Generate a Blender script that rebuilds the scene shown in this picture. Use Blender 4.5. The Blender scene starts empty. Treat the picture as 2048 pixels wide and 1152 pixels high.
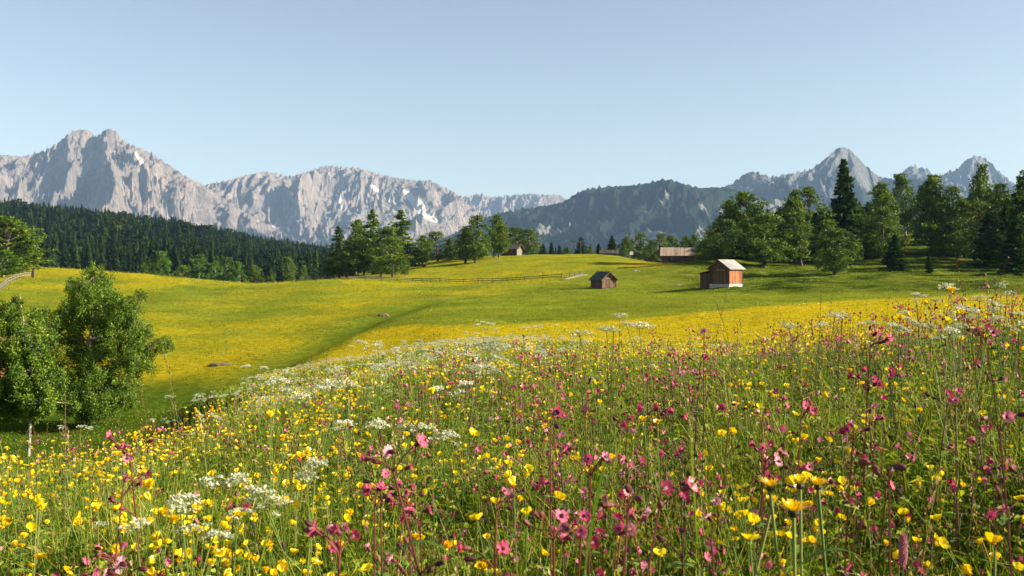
import bpy, math, random
import numpy as np
from mathutils import Vector, Matrix

# ------------------------------------------------------------------ camera, sky, sun, exposure
FPX = 2000.0            # focal length in pixels of the 2048 px wide photograph
YH = 540.0              # row of the horizon in the photograph
SUN_EL, SUN_AZ = math.radians(25), math.radians(96)      # azimuth clockwise from +Y (view direction)
sc = bpy.context.scene
C = sc.collection
cam_d = bpy.data.cameras.new("camera")
cam = bpy.data.objects.new("camera", cam_d); C.objects.link(cam); sc.camera = cam
cam.location = (0, 0, 0); cam.rotation_euler = (math.radians(90), 0, 0)
cam_d.sensor_width = 36; cam_d.lens = 36 * FPX / 2048; cam_d.shift_y = -(576 - YH) / 2048
cam_d.clip_start = 0.05; cam_d.clip_end = 60000
cam_d.dof.use_dof = True; cam_d.dof.focus_distance = 7.0; cam_d.dof.aperture_fstop = 11

world = bpy.data.worlds.new("World"); sc.world = world; world.use_nodes = True
wn = world.node_tree; wbg = wn.nodes['Background']
sky = wn.nodes.new('ShaderNodeTexSky'); sky.sky_type = 'NISHITA'; sky.sun_disc = False
sky.sun_elevation = SUN_EL; sky.sun_rotation = SUN_AZ
sky.altitude = 1200; sky.air_density = 1.0; sky.dust_density = 1.8; sky.ozone_density = 1.0
hs = wn.nodes.new('ShaderNodeHueSaturation'); hs.inputs['Saturation'].default_value = .84
tint = wn.nodes.new('ShaderNodeMix'); tint.data_type = 'RGBA'; tint.blend_type = 'MULTIPLY'; tint.inputs[0].default_value = 1; tint.inputs[7].default_value = (1.06, 1.0, .91, 1)
wn.links.new(sky.outputs[0], hs.inputs['Color']); wn.links.new(hs.outputs[0], tint.inputs[6]); wn.links.new(tint.outputs[2], wbg.inputs[0]); wbg.inputs[1].default_value = 0.066

sun_d = bpy.data.lights.new("sun", 'SUN'); sun_d.energy = 5.0; sun_d.angle = math.radians(0.5)
sun_d.color = (1.0, 0.90, 0.70)
sun = bpy.data.objects.new("sun", sun_d); C.objects.link(sun)
SDIR = Vector((math.sin(SUN_AZ) * math.cos(SUN_EL), math.cos(SUN_AZ) * math.cos(SUN_EL), math.sin(SUN_EL)))
sun.rotation_euler = SDIR.to_track_quat('Z', 'Y').to_euler()
sc.view_settings.view_transform = 'Standard'; sc.view_settings.look = 'None'
sc.view_settings.exposure = 1.45; sc.view_settings.gamma = 1.0
sc.render.engine = 'CYCLES'
sc.cycles.max_bounces = 6; sc.cycles.transparent_max_bounces = 8; sc.cycles.volume_bounces = 0
sc.cycles.diffuse_bounces = 3; sc.cycles.glossy_bounces = 2; sc.cycles.transmission_bounces = 3
sc.cycles.use_denoising = True

R = np.random.RandomState
rng = R(7)

# ------------------------------------------------------------------ numpy noise
def _hash(ix, iy, seed):
    h = (ix.astype(np.int64) * 374761393 + iy.astype(np.int64) * 668265263 + seed * 1442695041) & 0xffffffff
    h = ((h ^ (h >> 13)) * 1274126177) & 0xffffffff
    return ((h ^ (h >> 16)) & 0xffffffff) / 4294967295.0
def gnoise(x, y, seed=0):
    ix, iy = np.floor(x), np.floor(y); fx, fy = x - ix, y - iy
    ux, uy = fx*fx*fx*(fx*(fx*6-15)+10), fy*fy*fy*(fy*(fy*6-15)+10)
    def g(a, b):
        t = _hash(ix + a, iy + b, seed) * 6.2831853
        return np.cos(t) * (fx - a) + np.sin(t) * (fy - b)
    n0 = g(0, 0) * (1 - ux) + g(1, 0) * ux
    n1 = g(0, 1) * (1 - ux) + g(1, 1) * ux
    return (n0 * (1 - uy) + n1 * uy) * 1.5
def fbm(x, y, o=4, seed=0, gain=.5):
    s = 0; a = 1
    for i in range(o):
        s = s + a * gnoise(x * 2**i + 17.3*i, y * 2**i - 9.1*i, seed + i); a *= gain
    return s
def ridged(x, y, o=5, seed=0, gain=.5):
    s = 0; a = 1; w = 1
    for i in range(o):
        n = 1 - np.abs(gnoise(x * 2.03**i + 5.3*i, y * 2.03**i + 1.7*i, seed + i)) * 1.9
        n = np.clip(n, 0, 1) ** 2
        s = s + a * n * w; w = np.clip(n * 1.6, 0, 1); a *= gain
    return s
def sstep(a, b, x):
    t = np.clip((x - a) / (b - a), 0, 1); return t * t * (3 - 2 * t)

# ------------------------------------------------------------------ mesh helpers
def mesh_np(name, V, F, mats=(), mi=None, attrs=None, smooth=False, uvless=True):
    """V (n,3); F list of integer arrays (m,3) / (m,4)."""
    me = bpy.data.meshes.new(name)
    V = np.ascontiguousarray(V, dtype=np.float32)
    me.vertices.add(len(V)); me.vertices.foreach_set('co', V.ravel())
    F = [np.asarray(f, dtype=np.int32) for f in (F if isinstance(F, (list, tuple)) else [F]) if len(f)]
    loops = np.concatenate([f.ravel() for f in F])
    tot = np.concatenate([np.full(len(f), f.shape[1], dtype=np.int32) for f in F])
    start = np.concatenate([[0], np.cumsum(tot)[:-1]]).astype(np.int32)
    me.loops.add(len(loops)); me.loops.foreach_set('vertex_index', loops)
    me.polygons.add(len(tot)); me.polygons.foreach_set('loop_start', start); me.polygons.foreach_set('loop_total', tot)
    for m in mats: me.materials.append(m)
    if mi is not None: me.polygons.foreach_set('material_index', np.asarray(mi, dtype=np.int32))
    me.polygons.foreach_set('use_smooth', np.full(len(tot), bool(smooth)))
    if attrs:
        for k, a in attrs.items():
            at = me.attributes.new(k, 'FLOAT', 'POINT'); at.data.foreach_set('value', np.asarray(a, dtype=np.float32))
    me.update(calc_edges=True)
    return me
def link(name, me, parent=None, loc=None):
    o = bpy.data.objects.new(name, me); C.objects.link(o)
    if parent is not None: o.parent = parent
    if loc is not None: o.location = loc
    return o
def tag(o, label=None, cat=None, group=None, kind=None):
    if label: o['label'] = label
    if cat: o['category'] = cat
    if group: o['group'] = group
    if kind: o['kind'] = kind
    return o
def empty(name, loc, label, cat, group=None, rz=0):
    o = bpy.data.objects.new(name, None); C.objects.link(o); o.location = loc; o.rotation_euler = (0, 0, rz)
    o.empty_display_size = .1
    return tag(o, label, cat, group)
kids_of = {}
def copy_tree(o, loc, rz=0, scale=(1, 1, 1), label=None, group=None):
    r = o.copy(); C.objects.link(r); r.location = loc; r.rotation_euler = (0, 0, rz); r.scale = scale
    if label: r['label'] = label
    if group: r['group'] = group
    for ch in o.children:
        c = ch.copy(); C.objects.link(c); c.parent = r
        for g in ch.children:
            d = g.copy(); C.objects.link(d); d.parent = c
    return r

class T:        # a triangle template: vertices, triangles, material index per triangle, number of the head each triangle belongs to
    def __init__(s): s.v = []; s.t = []; s.m = []; s.h = []; s.n = 0; s.head = 0
    def add(s, V, F, m=0):
        V = np.asarray(V, float); F = np.asarray(F, int)
        s.v.append(V); s.t.append(F + s.n); s.m.append(np.full(len(F), m)); s.h.append(np.full(len(F), s.head)); s.n += len(V); return s
    def merge(s, o, M=None, off=(0, 0, 0), k=1.0):
        V, F, m = o.get(); V = V * k
        if M is not None: V = V @ np.asarray(M).T
        s.v.append(V + np.asarray(off)); s.t.append(F + s.n); s.m.append(m); s.h.append(np.full(len(F), s.head)); s.n += len(V)
    def get(s): return np.concatenate(s.v), np.concatenate(s.t), np.concatenate(s.m)
    def mesh(s, name, mats, attrs=None, smooth=False):
        V, F, m = s.get(); return mesh_np(name, V, [F], mats, m, attrs, smooth)
    def split(s, groups):
        """mesh pieces by material index; blooms one by one"""
        V, F, m = s.get(); hd = np.concatenate(s.h); out = []
        for name, g in groups:
            for h in ([None] if 0 in g else np.unique(hd[np.isin(m, g)])):
                k = np.isin(m, g) & ((hd == h) if h is not None else True); f = F[k]
                if not len(f): continue
                u, inv = np.unique(f, return_inverse=True); out.append((name, V[u], inv.reshape(-1, 3), m[k]))
        return out
def tube(pts, r, n=4):
    pts = np.asarray(pts, float); r = np.broadcast_to(np.asarray(r, float), (len(pts),))
    d = np.gradient(pts, axis=0); d /= np.linalg.norm(d, axis=1)[:, None] + 1e-9
    ref = np.array([0.31, 0.95, 0.05]); a = np.cross(d, ref); a /= np.linalg.norm(a, axis=1)[:, None] + 1e-9
    b = np.cross(d, a); th = np.arange(n) * 2 * np.pi / n
    V = pts[:, None] + r[:, None, None] * (np.cos(th)[None, :, None] * a[:, None] + np.sin(th)[None, :, None] * b[:, None])
    k = np.arange(n); k2 = (k + 1) % n; F = []
    for i in range(len(pts) - 1):
        F.append(np.stack([i*n+k, i*n+k2, (i+1)*n+k2], 1)); F.append(np.stack([i*n+k, (i+1)*n+k2, (i+1)*n+k], 1))
    return V.reshape(-1, 3), np.concatenate(F)
def rotm(rx=0, ry=0, rz=0):
    from mathutils import Euler
    return np.array(Euler((rx, ry, rz)).to_matrix())
def align(d):
    """rotation taking +Z to d"""
    return np.array(Vector(d).to_track_quat('Z', 'Y').to_matrix())
def scatter(tpls, which, pos, rz, scale, tilt=None):
    """merge instances of templates into one V,F,m,rnd"""
    Vs, Fs, Ms, Rs = [], [], [], []; n = 0
    for k, tp in enumerate(tpls):
        idx = np.nonzero(which == k)[0]
        if not len(idx): continue
        V, F, m = tp.get() if isinstance(tp, T) else tp
        c, s = np.cos(rz[idx])[:, None], np.sin(rz[idx])[:, None]
        sc_ = scale[idx] if np.ndim(scale) > 1 else np.repeat(np.asarray(scale)[idx][:, None], 3, 1)
        x, y, z = V[None, :, 0] * sc_[:, :1], V[None, :, 1] * sc_[:, 1:2], V[None, :, 2] * sc_[:, 2:]
        X, Y = x * c - y * s, x * s + y * c
        if tilt is not None: X = X + z * tilt[idx, :1]; Y = Y + z * tilt[idx, 1:]
        W = np.stack([X, Y, z + 0 * X], -1) + pos[idx][:, None]
        Vs.append(W.reshape(-1, 3)); off = n + np.arange(len(idx))[:, None, None] * len(V)
        Fs.append((F[None] + off).reshape(-1, 3)); Ms.append(np.tile(m, len(idx)))
        Rs.append(np.repeat(R(k + len(idx)).rand(len(idx)), len(V))); n += len(V) * len(idx)
    return np.concatenate(Vs), np.concatenate(Fs), np.concatenate(Ms), np.concatenate(Rs)
class B:        # box / slab builder for huts and fences
    def __init__(s): s.v = []; s.f = []
    def hexa(s, P):
        n = len(s.v); s.v += [tuple(p) for p in P]
        for q in ((0,3,2,1),(4,5,6,7),(0,1,5,4),(1,2,6,5),(2,3,7,6),(3,0,4,7)): s.f.append([n+i for i in q])
    def box(s, x0, x1, y0, y1, z0, z1):
        s.hexa([(x0,y0,z0),(x1,y0,z0),(x1,y1,z0),(x0,y1,z0),(x0,y0,z1),(x1,y0,z1),(x1,y1,z1),(x0,y1,z1)])
    def bar(s, a, b, w, h):
        a, b = Vector(a), Vector(b); d = (b - a).normalized()
        up = Vector((0,0,1)) if abs(d.z) < .9 else Vector((0,1,0))
        x = d.cross(up).normalized(); z = x.cross(d).normalized()
        P = []
        for p in (a, b):
            for sx, sz in ((-1,-1),(1,-1),(1,1),(-1,1)): P.append(p + x*sx*w/2 + z*sz*h/2)
        n = len(s.v); s.v += [tuple(p) for p in P]
        for q in ((0,1,2,3),(7,6,5,4),(0,4,5,1),(1,5,6,2),(2,6,7,3),(3,7,4,0)): s.f.append([n+i for i in q])
    def poly(s, pts, faces): n = len(s.v); s.v += list(pts); s.f += [[n+i for i in f] for f in faces]
    def make(s, name, m, parent=None, loc=None):
        me = bpy.data.meshes.new(name); me.from_pydata([tuple(v) for v in s.v], [], s.f); me.update(); me.materials.append(m)
        return link(name, me, parent, loc)

# ------------------------------------------------------------------ materials
def mat(name):
    m = bpy.data.materials.new(name); m.use_nodes = True; nt = m.node_tree
    return m, nt, nt.nodes['Principled BSDF']
def N(nt, t, **kw):
    n = nt.nodes.new(t)
    for k, v in kw.items(): setattr(n, k, v)
    return n
def ramp(nt, fac, stops):
    r = N(nt, 'ShaderNodeValToRGB'); e = r.color_ramp.elements
    e[0].position, e[0].color = stops[0][0], (*stops[0][1], 1)
    e[1].position, e[1].color = stops[-1][0], (*stops[-1][1], 1)
    for p, c in stops[1:-1]: q = e.new(p); q.color = (*c, 1)
    nt.links.new(fac, r.inputs[0]); return r.outputs[0]
def noise_out(nt, scale, detail=4, rough=.55, vec=None, coord='Object', stretch=None):
    n = N(nt, 'ShaderNodeTexNoise'); n.inputs['Scale'].default_value = scale
    n.inputs['Detail'].default_value = detail; n.inputs['Roughness'].default_value = rough
    if vec is None:
        tc = N(nt, 'ShaderNodeTexCoord'); vec = tc.outputs[coord]
    if stretch:
        mp = N(nt, 'ShaderNodeMapping'); mp.inputs['Scale'].default_value = stretch; nt.links.new(vec, mp.inputs[0]); vec = mp.outputs[0]
    nt.links.new(vec, n.inputs['Vector']); return n.outputs['Fac']
def mix(nt, fac, a, b, mode='MIX'):
    x = N(nt, 'ShaderNodeMix', data_type='RGBA', blend_type=mode)
    for s, v in ((x.inputs[0], fac), (x.inputs[6], a), (x.inputs[7], b)):
        if isinstance(v, (int, float)): s.default_value = v
        elif isinstance(v, tuple): s.default_value = (*v, 1)
        else: nt.links.new(v, s)
    return x.outputs[2]
def attr(nt, name):
    a = N(nt, 'ShaderNodeAttribute'); a.attribute_name = name; return a.outputs['Fac']
def math_(nt, op, a, b=None, c=None):
    m = N(nt, 'ShaderNodeMath', operation=op)
    for i, v in enumerate((a, b, c)):
        if v is None: continue
        if isinstance(v, (int, float)): m.inputs[i].default_value = v
        else: nt.links.new(v, m.inputs[i])
    return m.outputs[0]
def bump(nt, bsdf, h, strength=.5, dist=.1):
    b = N(nt, 'ShaderNodeBump'); b.inputs['Strength'].default_value = strength; b.inputs['Distance'].default_value = dist
    nt.links.new(h, b.inputs['Height']); nt.links.new(b.outputs[0], bsdf.inputs['Normal'])
def leaf_mat(name, stops, trans=.35, src='rnd', rough=.6, tcol=None, spec=.3):
    spec = 0 if name in ('forest', 'leafc') else spec
    """foliage / petal: principled + translucent, colour from a per-leaf random value"""
    m, nt, p = mat(name)
    if src == 'rnd': f = attr(nt, 'rnd')
    elif src == 'obj':
        oi = N(nt, 'ShaderNodeObjectInfo'); f = math_(nt, 'FRACT', math_(nt, 'ADD', attr(nt, 'rnd'), math_(nt, 'MULTIPLY', oi.outputs['Random'], .6)))
    col = ramp(nt, f, stops)
    nt.links.new(col, p.inputs['Base Color']); p.inputs['Roughness'].default_value = rough
    p.inputs['Specular IOR Level'].default_value = spec
    tr = N(nt, 'ShaderNodeBsdfTranslucent'); mx = N(nt, 'ShaderNodeMixShader'); mx.inputs[0].default_value = trans
    c2 = mix(nt, 1.0, col, tcol or (1.0, 1.0, .55), 'MULTIPLY'); nt.links.new(c2, tr.inputs[0])
    nt.links.new(p.outputs[0], mx.inputs[1]); nt.links.new(tr.outputs[0], mx.inputs[2])
    nt.links.new(mx.outputs[0], nt.nodes['Material Output'].inputs['Surface'])
    return m
G = lambda *s: list(s)
M = {}
M['blade'] = leaf_mat('blade', G((0,(.024,.058,.004)),(.26,(.080,.155,.008)),(.55,(.20,.27,.014)),(.8,(.37,.40,.03)),(.93,(.50,.43,.12)),(1,(.30,.14,.07))), .45)
M['stemg'] = leaf_mat('stemg', G((0,(.07,.13,.02)),(.6,(.13,.2,.03)),(1,(.22,.24,.05))), .1)
M['stemr'] = leaf_mat('stemr', G((0,(.07,.03,.015)),(.5,(.09,.07,.02)),(1,(.09,.12,.02))), .1)
M['petaly'] = leaf_mat('petaly', G((0,(.78,.50,.004)),(.4,(.86,.64,.008)),(1,(.88,.74,.016))), .35, rough=.3, tcol=(1,.95,.4), spec=.5)
M['coreY'] = leaf_mat('coreY', G((0,(.55,.28,.005)),(1,(.62,.40,.01))), .1)
M['petalp'] = leaf_mat('petalp', G((0,(.40,.03,.10)),(.35,(.50,.06,.15)),(.7,(.60,.15,.25)),(1,(.72,.38,.44))), .35, tcol=(1,.6,.75))
M['calyx'] = leaf_mat('calyx', G((0,(.055,.010,.018)),(.5,(.11,.022,.028)),(1,(.17,.05,.035))), .1)
M['petalb'] = leaf_mat('petalb', G((0,(.46,.17,.24)),(1,(.66,.36,.42))), .3)
M['stemh'] = leaf_mat('stemh', G((0,(.12,.03,.02)),(1,(.20,.06,.03))), .1)
M['petalw'] = leaf_mat('petalw', G((0,(.46,.49,.30)),(.5,(.62,.63,.46)),(1,(.74,.73,.60))), .3, tcol=(1,1,.9))
M['seed'] = leaf_mat('seed', G((0,(.09,.03,.018)),(.35,(.19,.065,.035)),(.7,(.32,.19,.09)),(1,(.42,.32,.15))), .2)
M['dark'] = leaf_mat('dark', G((0,(.02,.018,.012)),(1,(.05,.035,.02))), .05)
M['leafb'] = leaf_mat('leafb', G((0,(.035,.075,.006)),(.5,(.105,.18,.012)),(.85,(.19,.27,.018)),(1,(.29,.34,.05))), .3)
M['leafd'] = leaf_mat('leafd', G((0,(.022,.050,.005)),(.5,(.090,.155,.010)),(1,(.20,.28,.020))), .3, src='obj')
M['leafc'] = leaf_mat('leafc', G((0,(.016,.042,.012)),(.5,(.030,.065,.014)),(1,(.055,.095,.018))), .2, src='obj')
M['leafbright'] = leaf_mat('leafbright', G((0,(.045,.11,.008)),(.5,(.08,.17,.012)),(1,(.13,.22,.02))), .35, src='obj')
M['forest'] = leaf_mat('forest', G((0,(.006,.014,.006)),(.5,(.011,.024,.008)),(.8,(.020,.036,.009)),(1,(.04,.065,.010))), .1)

def bark(name, c1, c2, sc_=6, st=(1, 1, .25)):
    m, nt, p = mat(name); f = noise_out(nt, sc_, 5, .6, stretch=st)
    nt.links.new(ramp(nt, f, G((.38, c1), (.6, c2))), p.inputs['Base Color']); p.inputs['Roughness'].default_value = .9
    bump(nt, p, f, .6, .02); return m
M['bark'] = bark('bark', (.05,.04,.03), (.14,.11,.09))
M['birch'] = bark('birch', (.05,.04,.035), (.42,.39,.35), 5, (1,1,3.5))

def planks(name, c1, c2, c3, w=.16, axis=0, streak=1.0):
    """vertical weathered boards: a board index gives each its own tone"""
    m, nt, p = mat(name); tc = N(nt, 'ShaderNodeTexCoord'); sp = N(nt, 'ShaderNodeSeparateXYZ'); nt.links.new(tc.outputs['Object'], sp.inputs[0])
    s = math_(nt, 'ADD', sp.outputs[0], sp.outputs[1]) if axis == 0 else sp.outputs[axis - 1]
    q = math_(nt, 'DIVIDE', s, w); idx = math_(nt, 'FLOOR', q); fr = math_(nt, 'FRACT', q)
    wn_ = N(nt, 'ShaderNodeTexWhiteNoise', noise_dimensions='1D'); nt.links.new(idx, wn_.inputs['W'])
    f = noise_out(nt, 7, 6, .65, vec=tc.outputs['Object'], stretch=(1,1,.12))
    big = noise_out(nt, 1.1, 3, .6, vec=tc.outputs['Object'])
    v = math_(nt, 'ADD', math_(nt, 'MULTIPLY', wn_.outputs[0], .38), math_(nt, 'ADD', math_(nt, 'MULTIPLY', f, .5), math_(nt, 'MULTIPLY', big, .35)))
    col = ramp(nt, v, G((.28, c1), (.58, c2), (.9, c3)))
    gap = math_(nt, 'LESS_THAN', math_(nt, 'ABSOLUTE', math_(nt, 'SUBTRACT', fr, .5)), .44)
    col = mix(nt, gap, (.012,.008,.005), col)
    nt.links.new(col, p.inputs['Base Color']); p.inputs['Roughness'].default_value = .85
    bump(nt, p, math_(nt, 'ADD', math_(nt, 'MULTIPLY', gap, .6), f), .6, .03); return m
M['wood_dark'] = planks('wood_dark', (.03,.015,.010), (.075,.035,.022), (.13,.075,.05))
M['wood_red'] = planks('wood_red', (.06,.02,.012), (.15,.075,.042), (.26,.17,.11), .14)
M['wood_orange'] = planks('wood_orange', (.07,.020,.008), (.27,.075,.018), (.42,.19,.06), .17)
M['wood_brown'] = planks('wood_brown', (.04,.022,.014), (.10,.05,.028), (.17,.09,.05), .2)
M['shake'] = planks('shake', (.14,.095,.07), (.36,.26,.19), (.50,.38,.29), .3, 1)
M['metal_roof'] = planks('metal_roof', (.16,.155,.15), (.30,.29,.28), (.38,.37,.36), .6, 1)
M['roof_dark'] = planks('roof_dark', (.020,.035,.028), (.035,.055,.042), (.06,.08,.06), .4, 1)
M['roof_brown'] = planks('roof_brown', (.025,.017,.013), (.06,.04,.03), (.10,.075,.055), .4, 1)
def plain(name, c, rough=.7, n=.25, s=5):
    m, nt, p = mat(name); f = noise_out(nt, s, 5)
    nt.links.new(ramp(nt, f, G((.3, tuple(x * (1 - n) for x in c)), (.7, tuple(min(1, x * (1 + n)) for x in c)))), p.inputs['Base Color'])
    p.inputs['Roughness'].default_value = rough; bump(nt, p, f, .3, .02); return m
M['plaster'] = plain('plaster', (.36,.34,.30), .8, .2)
M['fence'] = plain('fence', (.17,.15,.12), .9, .35)
M['fence_dark'] = plain('fence_dark', (.06,.045,.035), .9, .35)
M['pale'] = plain('pale', (.30,.28,.22), .9, .25)
M['glass'] = plain('glass', (.02,.025,.03), .15, .1)
M['white'] = plain('white', (.8,.8,.78), .5, .05)
M['steel'] = plain('steel', (.08,.08,.085), .6, .2)

# ------------------------------------------------------------------ terrain: heights along sight lines, as a height field in (x/y, y)
cols = {
 -700: [-1.35,-1.4,-1.7,-2.0,-2.8,-3.8,-5.0, 900,840,745,665,605,565,540,520,515,515,540,540,490,400,410,500],
 -300: [-1.3,-1.35,-1.65,-2.0,-2.8,-3.8,-4.9, 915,850,760,680,620,575,548,526,525,530,560,550,500,415,425,505],
 0:    [-1.25,-1.25,-1.50,-1.82,-2.65,-3.6,-4.8, 913,848,766,690,632,588,558,533,540,560,575,560,515,437,440,520],
 300:  [-1.25,-1.22,-1.43,-1.68,-2.2,-3.1,-4.2, 890,840,766,695,642,602,574,550,556,570,580,567,527,464,465,520],
 500:  [-1.25,-1.2,-1.34,-1.5,-1.75,-2.35,-3.2, 790,775,748,697,650,612,584,567,572,580,585,572,547,497,497,525],
 700:  [-1.25,-1.19,-1.27,-1.35,-1.5,-1.85,-2.5, 742,735,726,690,644,604,578,559,556,552,560,560,550,525,525,530],
 900:  [-1.25,-1.18,-1.22,-1.25,-1.35,-1.55,-2.0, 706,700,691,660,626,597,577,562,526,519,532,536,538,538,538,536],
 1050: [-1.25,-1.17,-1.18,-1.2,-1.28,-1.5,-1.9, 700,694,687,656,621,593,574,550,519,510,524,532,538,540,540,536],
 1200: [-1.25,-1.15,-1.15,-1.16,-1.25,-1.48,-1.9, 698,692,685,651,616,591,569,543,519,509,520,530,538,540,540,536],
 1350: [-1.25,-1.13,-1.10,-1.10,-1.22,-1.48,-1.95, 703,692,681,645,612,588,566,531,528,532,532,534,538,540,540,536],
 1450: [-1.25,-1.12,-1.06,-1.06,-1.2,-1.48,-2.0, 712,694,678,641,608,583,563,531,509,501,512,524,535,540,540,536],
 1650: [-1.25,-1.1,-0.97,-0.98,-1.17,-1.52,-2.15, 722,697,671,635,603,580,560,534,505,488,494,508,530,540,540,536],
 1850: [-1.25,-1.08,-0.86,-0.85,-1.12,-1.58,-2.4, 730,696,664,630,599,579,557,528,491,467,468,490,525,540,540,536],
 2048: [-1.25,-1.05,-0.77,-0.75,-1.05,-1.62,-2.5, 730,692,660,626,596,577,555,529,495,470,472,490,525,540,540,536],
 2400: [-1.2,-1.0,-0.66,-0.62,-0.95,-1.55,-2.5, 725,688,655,622,594,575,553,528,495,470,472,490,525,540,540,536],
 2800: [-1.2,-0.95,-0.6,-0.55,-0.9,-1.5,-2.5, 725,688,655,622,594,575,553,528,495,470,472,490,525,540,540,536],
}
cols[-2400] = cols[-700]; cols[4500] = cols[2800]
DK = np.array([1,2.5,5,7,10,14,20,30,40,55,75,100,130,160,200,250,300,400,500,700,1100,1500,2600.])
def pchip(x, y, xi):
    h = np.diff(x); dl = np.diff(y) / h; m = np.zeros(len(x))
    for i in range(1, len(x) - 1):
        if dl[i-1] * dl[i] > 0:
            w1, w2 = 2*h[i] + h[i-1], h[i] + 2*h[i-1]; m[i] = (w1 + w2) / (w1 / dl[i-1] + w2 / dl[i])
    m[0], m[-1] = dl[0], dl[-1]
    k = np.clip(np.searchsorted(x, xi) - 1, 0, len(h) - 1); t = (xi - x[k]) / h[k]; t = np.clip(t, 0, 1)
    return (2*t**3-3*t**2+1)*y[k] + (t**3-2*t**2+t)*h[k]*m[k] + (-2*t**3+3*t**2)*y[k+1] + (t**3-t**2)*h[k]*m[k+1]
LD = np.concatenate([np.linspace(math.log(.8), math.log(500), 620), np.linspace(math.log(515), math.log(12000), 60)])
DD = np.exp(LD)
UU = np.arange(-2400, 4501, 8.0)
uk = sorted(cols); prof = []
for u in uk:
    c = cols[u]; z = [v if i < 7 else -(v - YH) / FPX * DK[i] for i, v in enumerate(c)]
    z += [-14.0, -20.0, -20.0]; dk = np.append(DK, [3500, 6000, 12500])
    prof.append(pchip(np.log(dk), np.array(z), LD))
prof = np.array(prof)
ZG = np.array([pchip(np.array(uk, float), prof[:, j], UU) for j in range(len(LD))]).T      # (u, d)
ker = np.exp(-np.linspace(-2, 2, 17)**2); ker /= ker.sum()
pad = np.pad(ZG, ((8, 8), (0, 0)), 'edge'); ZG = sum(ker[i] * pad[i:i + len(UU)] for i in range(17))
XX = (UU[:, None] - 1024) / FPX * DD[None]; YY = np.repeat(DD[None], len(UU), 0)
amp = sstep(20, 90, YY)
ZG = ZG + amp * .35 * fbm(XX / 26, YY / 34, 3, 5) * sstep(900, 300, YY) + sstep(6, 30, YY) * .10 * fbm(XX / 5, YY / 7, 3, 9) * sstep(900, 300, YY)
ZG = ZG + .03 * fbm(XX / .8, YY / .8, 3, 2) * sstep(40, 10, YY)
def at(u, y, d): return np.array([(u - 1024) / FPX * d, d, -(y - YH) / FPX * d])
def gz(x, y):
    x = np.asarray(x, float); y = np.maximum(np.asarray(y, float), .81)
    u = np.clip((1024 + x / y * FPX - UU[0]) / 8.0, 0, len(UU) - 1.001); iu = u.astype(int); fu = u - iu
    l = np.log(y); j = np.clip(np.searchsorted(LD, l) - 1, 0, len(LD) - 2); fl = np.clip((l - LD[j]) / (LD[j+1] - LD[j]), 0, 1)
    return (ZG[iu, j]*(1-fu)*(1-fl) + ZG[iu+1, j]*fu*(1-fl) + ZG[iu, j+1]*(1-fu)*fl + ZG[iu+1, j+1]*fu*fl)
def hit(u, y, dmin=15, dmax=600):
    """distance where the ground shows at pixel (u, y)"""
    d = np.exp(np.linspace(math.log(dmin), math.log(dmax), 1500)); z = gz((u - 1024) / FPX * d, d)
    py = YH - z / d * FPX; k = np.nonzero(py <= y)[0]
    return float(d[k[0]]) if len(k) else float(d[np.argmin(py)])
# a shallow drainage crease, and the rough bank under the barn, carved in world space
crease = [(380,800),(450,768),(520,742),(600,706),(660,678),(700,658),(770,632),(850,606),(960,591),(1080,580),(1160,572)]
cw = np.array([[*(lambda d: ((u - 1024) / FPX * d, d))(hit(u, y, 35, 190))] for u, y in crease])
def seg_dist(X, Y, P):
    best = np.full(X.shape, 1e9)
    for (x0, y0), (x1, y1) in zip(P[:-1], P[1:]):
        dx, dy = x1 - x0, y1 - y0; t = np.clip(((X - x0) * dx + (Y - y0) * dy) / (dx*dx + dy*dy), 0, 1)
        best = np.minimum(best, np.hypot(X - x0 - t * dx, Y - y0 - t * dy))
    return best
ZG = ZG + sstep(1300, 1480, 1024 + XX / YY * FPX) * sstep(100, 130, YY) * sstep(420, 300, YY) * .55 * (np.abs(fbm(XX / 11, YY / 9, 3, 19)) - .2)
cd = seg_dist(XX, YY, cw); ZG -= .38 * np.exp(-(cd / 1.8) ** 2)
UP = np.repeat(UU[:, None], len(DD), 1); PY = YH - ZG / YY * FPX
# colour zones of the meadow (what grows there), kept on the ground itself
def curve(pts, u): p = np.array(pts, float); return np.interp(u, p[:, 0], p[:, 1])
wob = fbm(XX / 9, YY / 9, 4, 31)
top = curve([(-700,640),(300,640),(560,668),(700,664),(830,652),(1000,650),(1250,640),(1450,622),(1700,601),(2048,590),(2800,585)], UP)
bot = curve([(-700,800),(300,785),(480,768),(600,742),(750,708),(900,691),(1100,683),(1400,688),(2048,700),(2800,700)], UP)
band = sstep(-6, 6, PY - top + wob * 3) * sstep(-6, 6, bot - PY + wob * 4) * sstep(26, 34, YY) * sstep(170, 140, YY)
right = sstep(-.8, .8, (XX - np.interp(YY, cw[:, 1], cw[:, 0])) - 1.0)
leftside = (1 - right) * sstep(40, 55, YY)
yel = band * right
ly = np.clip(.17 + .42 * fbm(XX / 14, YY / 22, 4, 3) + .35 * sstep(655, 690, PY) * sstep(1000, 500, UP) + .18 * sstep(600, 560, PY), 0, 1) * leftside * sstep(260, 200, YY)
yel = np.maximum(yel, ly)
yel = np.maximum(yel, .85 * np.exp(-(((UP - 1285) / 60)**2 + ((PY - 529) / 7)**2) * 1.0) * sstep(100, 150, YY))
yel = np.maximum(yel, (.22 + .25 * wob) * sstep(160, 200, YY) * sstep(1300, 1150, UP) * sstep(700, 850, UP))
yel = np.clip(yel + np.where((YY > 18) & (YY < 40), .15, 0), 0, 1)
whi = sstep(8, 14, YY) * sstep(48, 30, YY) * np.clip(sstep(420, 560, UP) * sstep(1150, 950, UP) * (.55 + .5 * wob), 0, 1)
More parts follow.
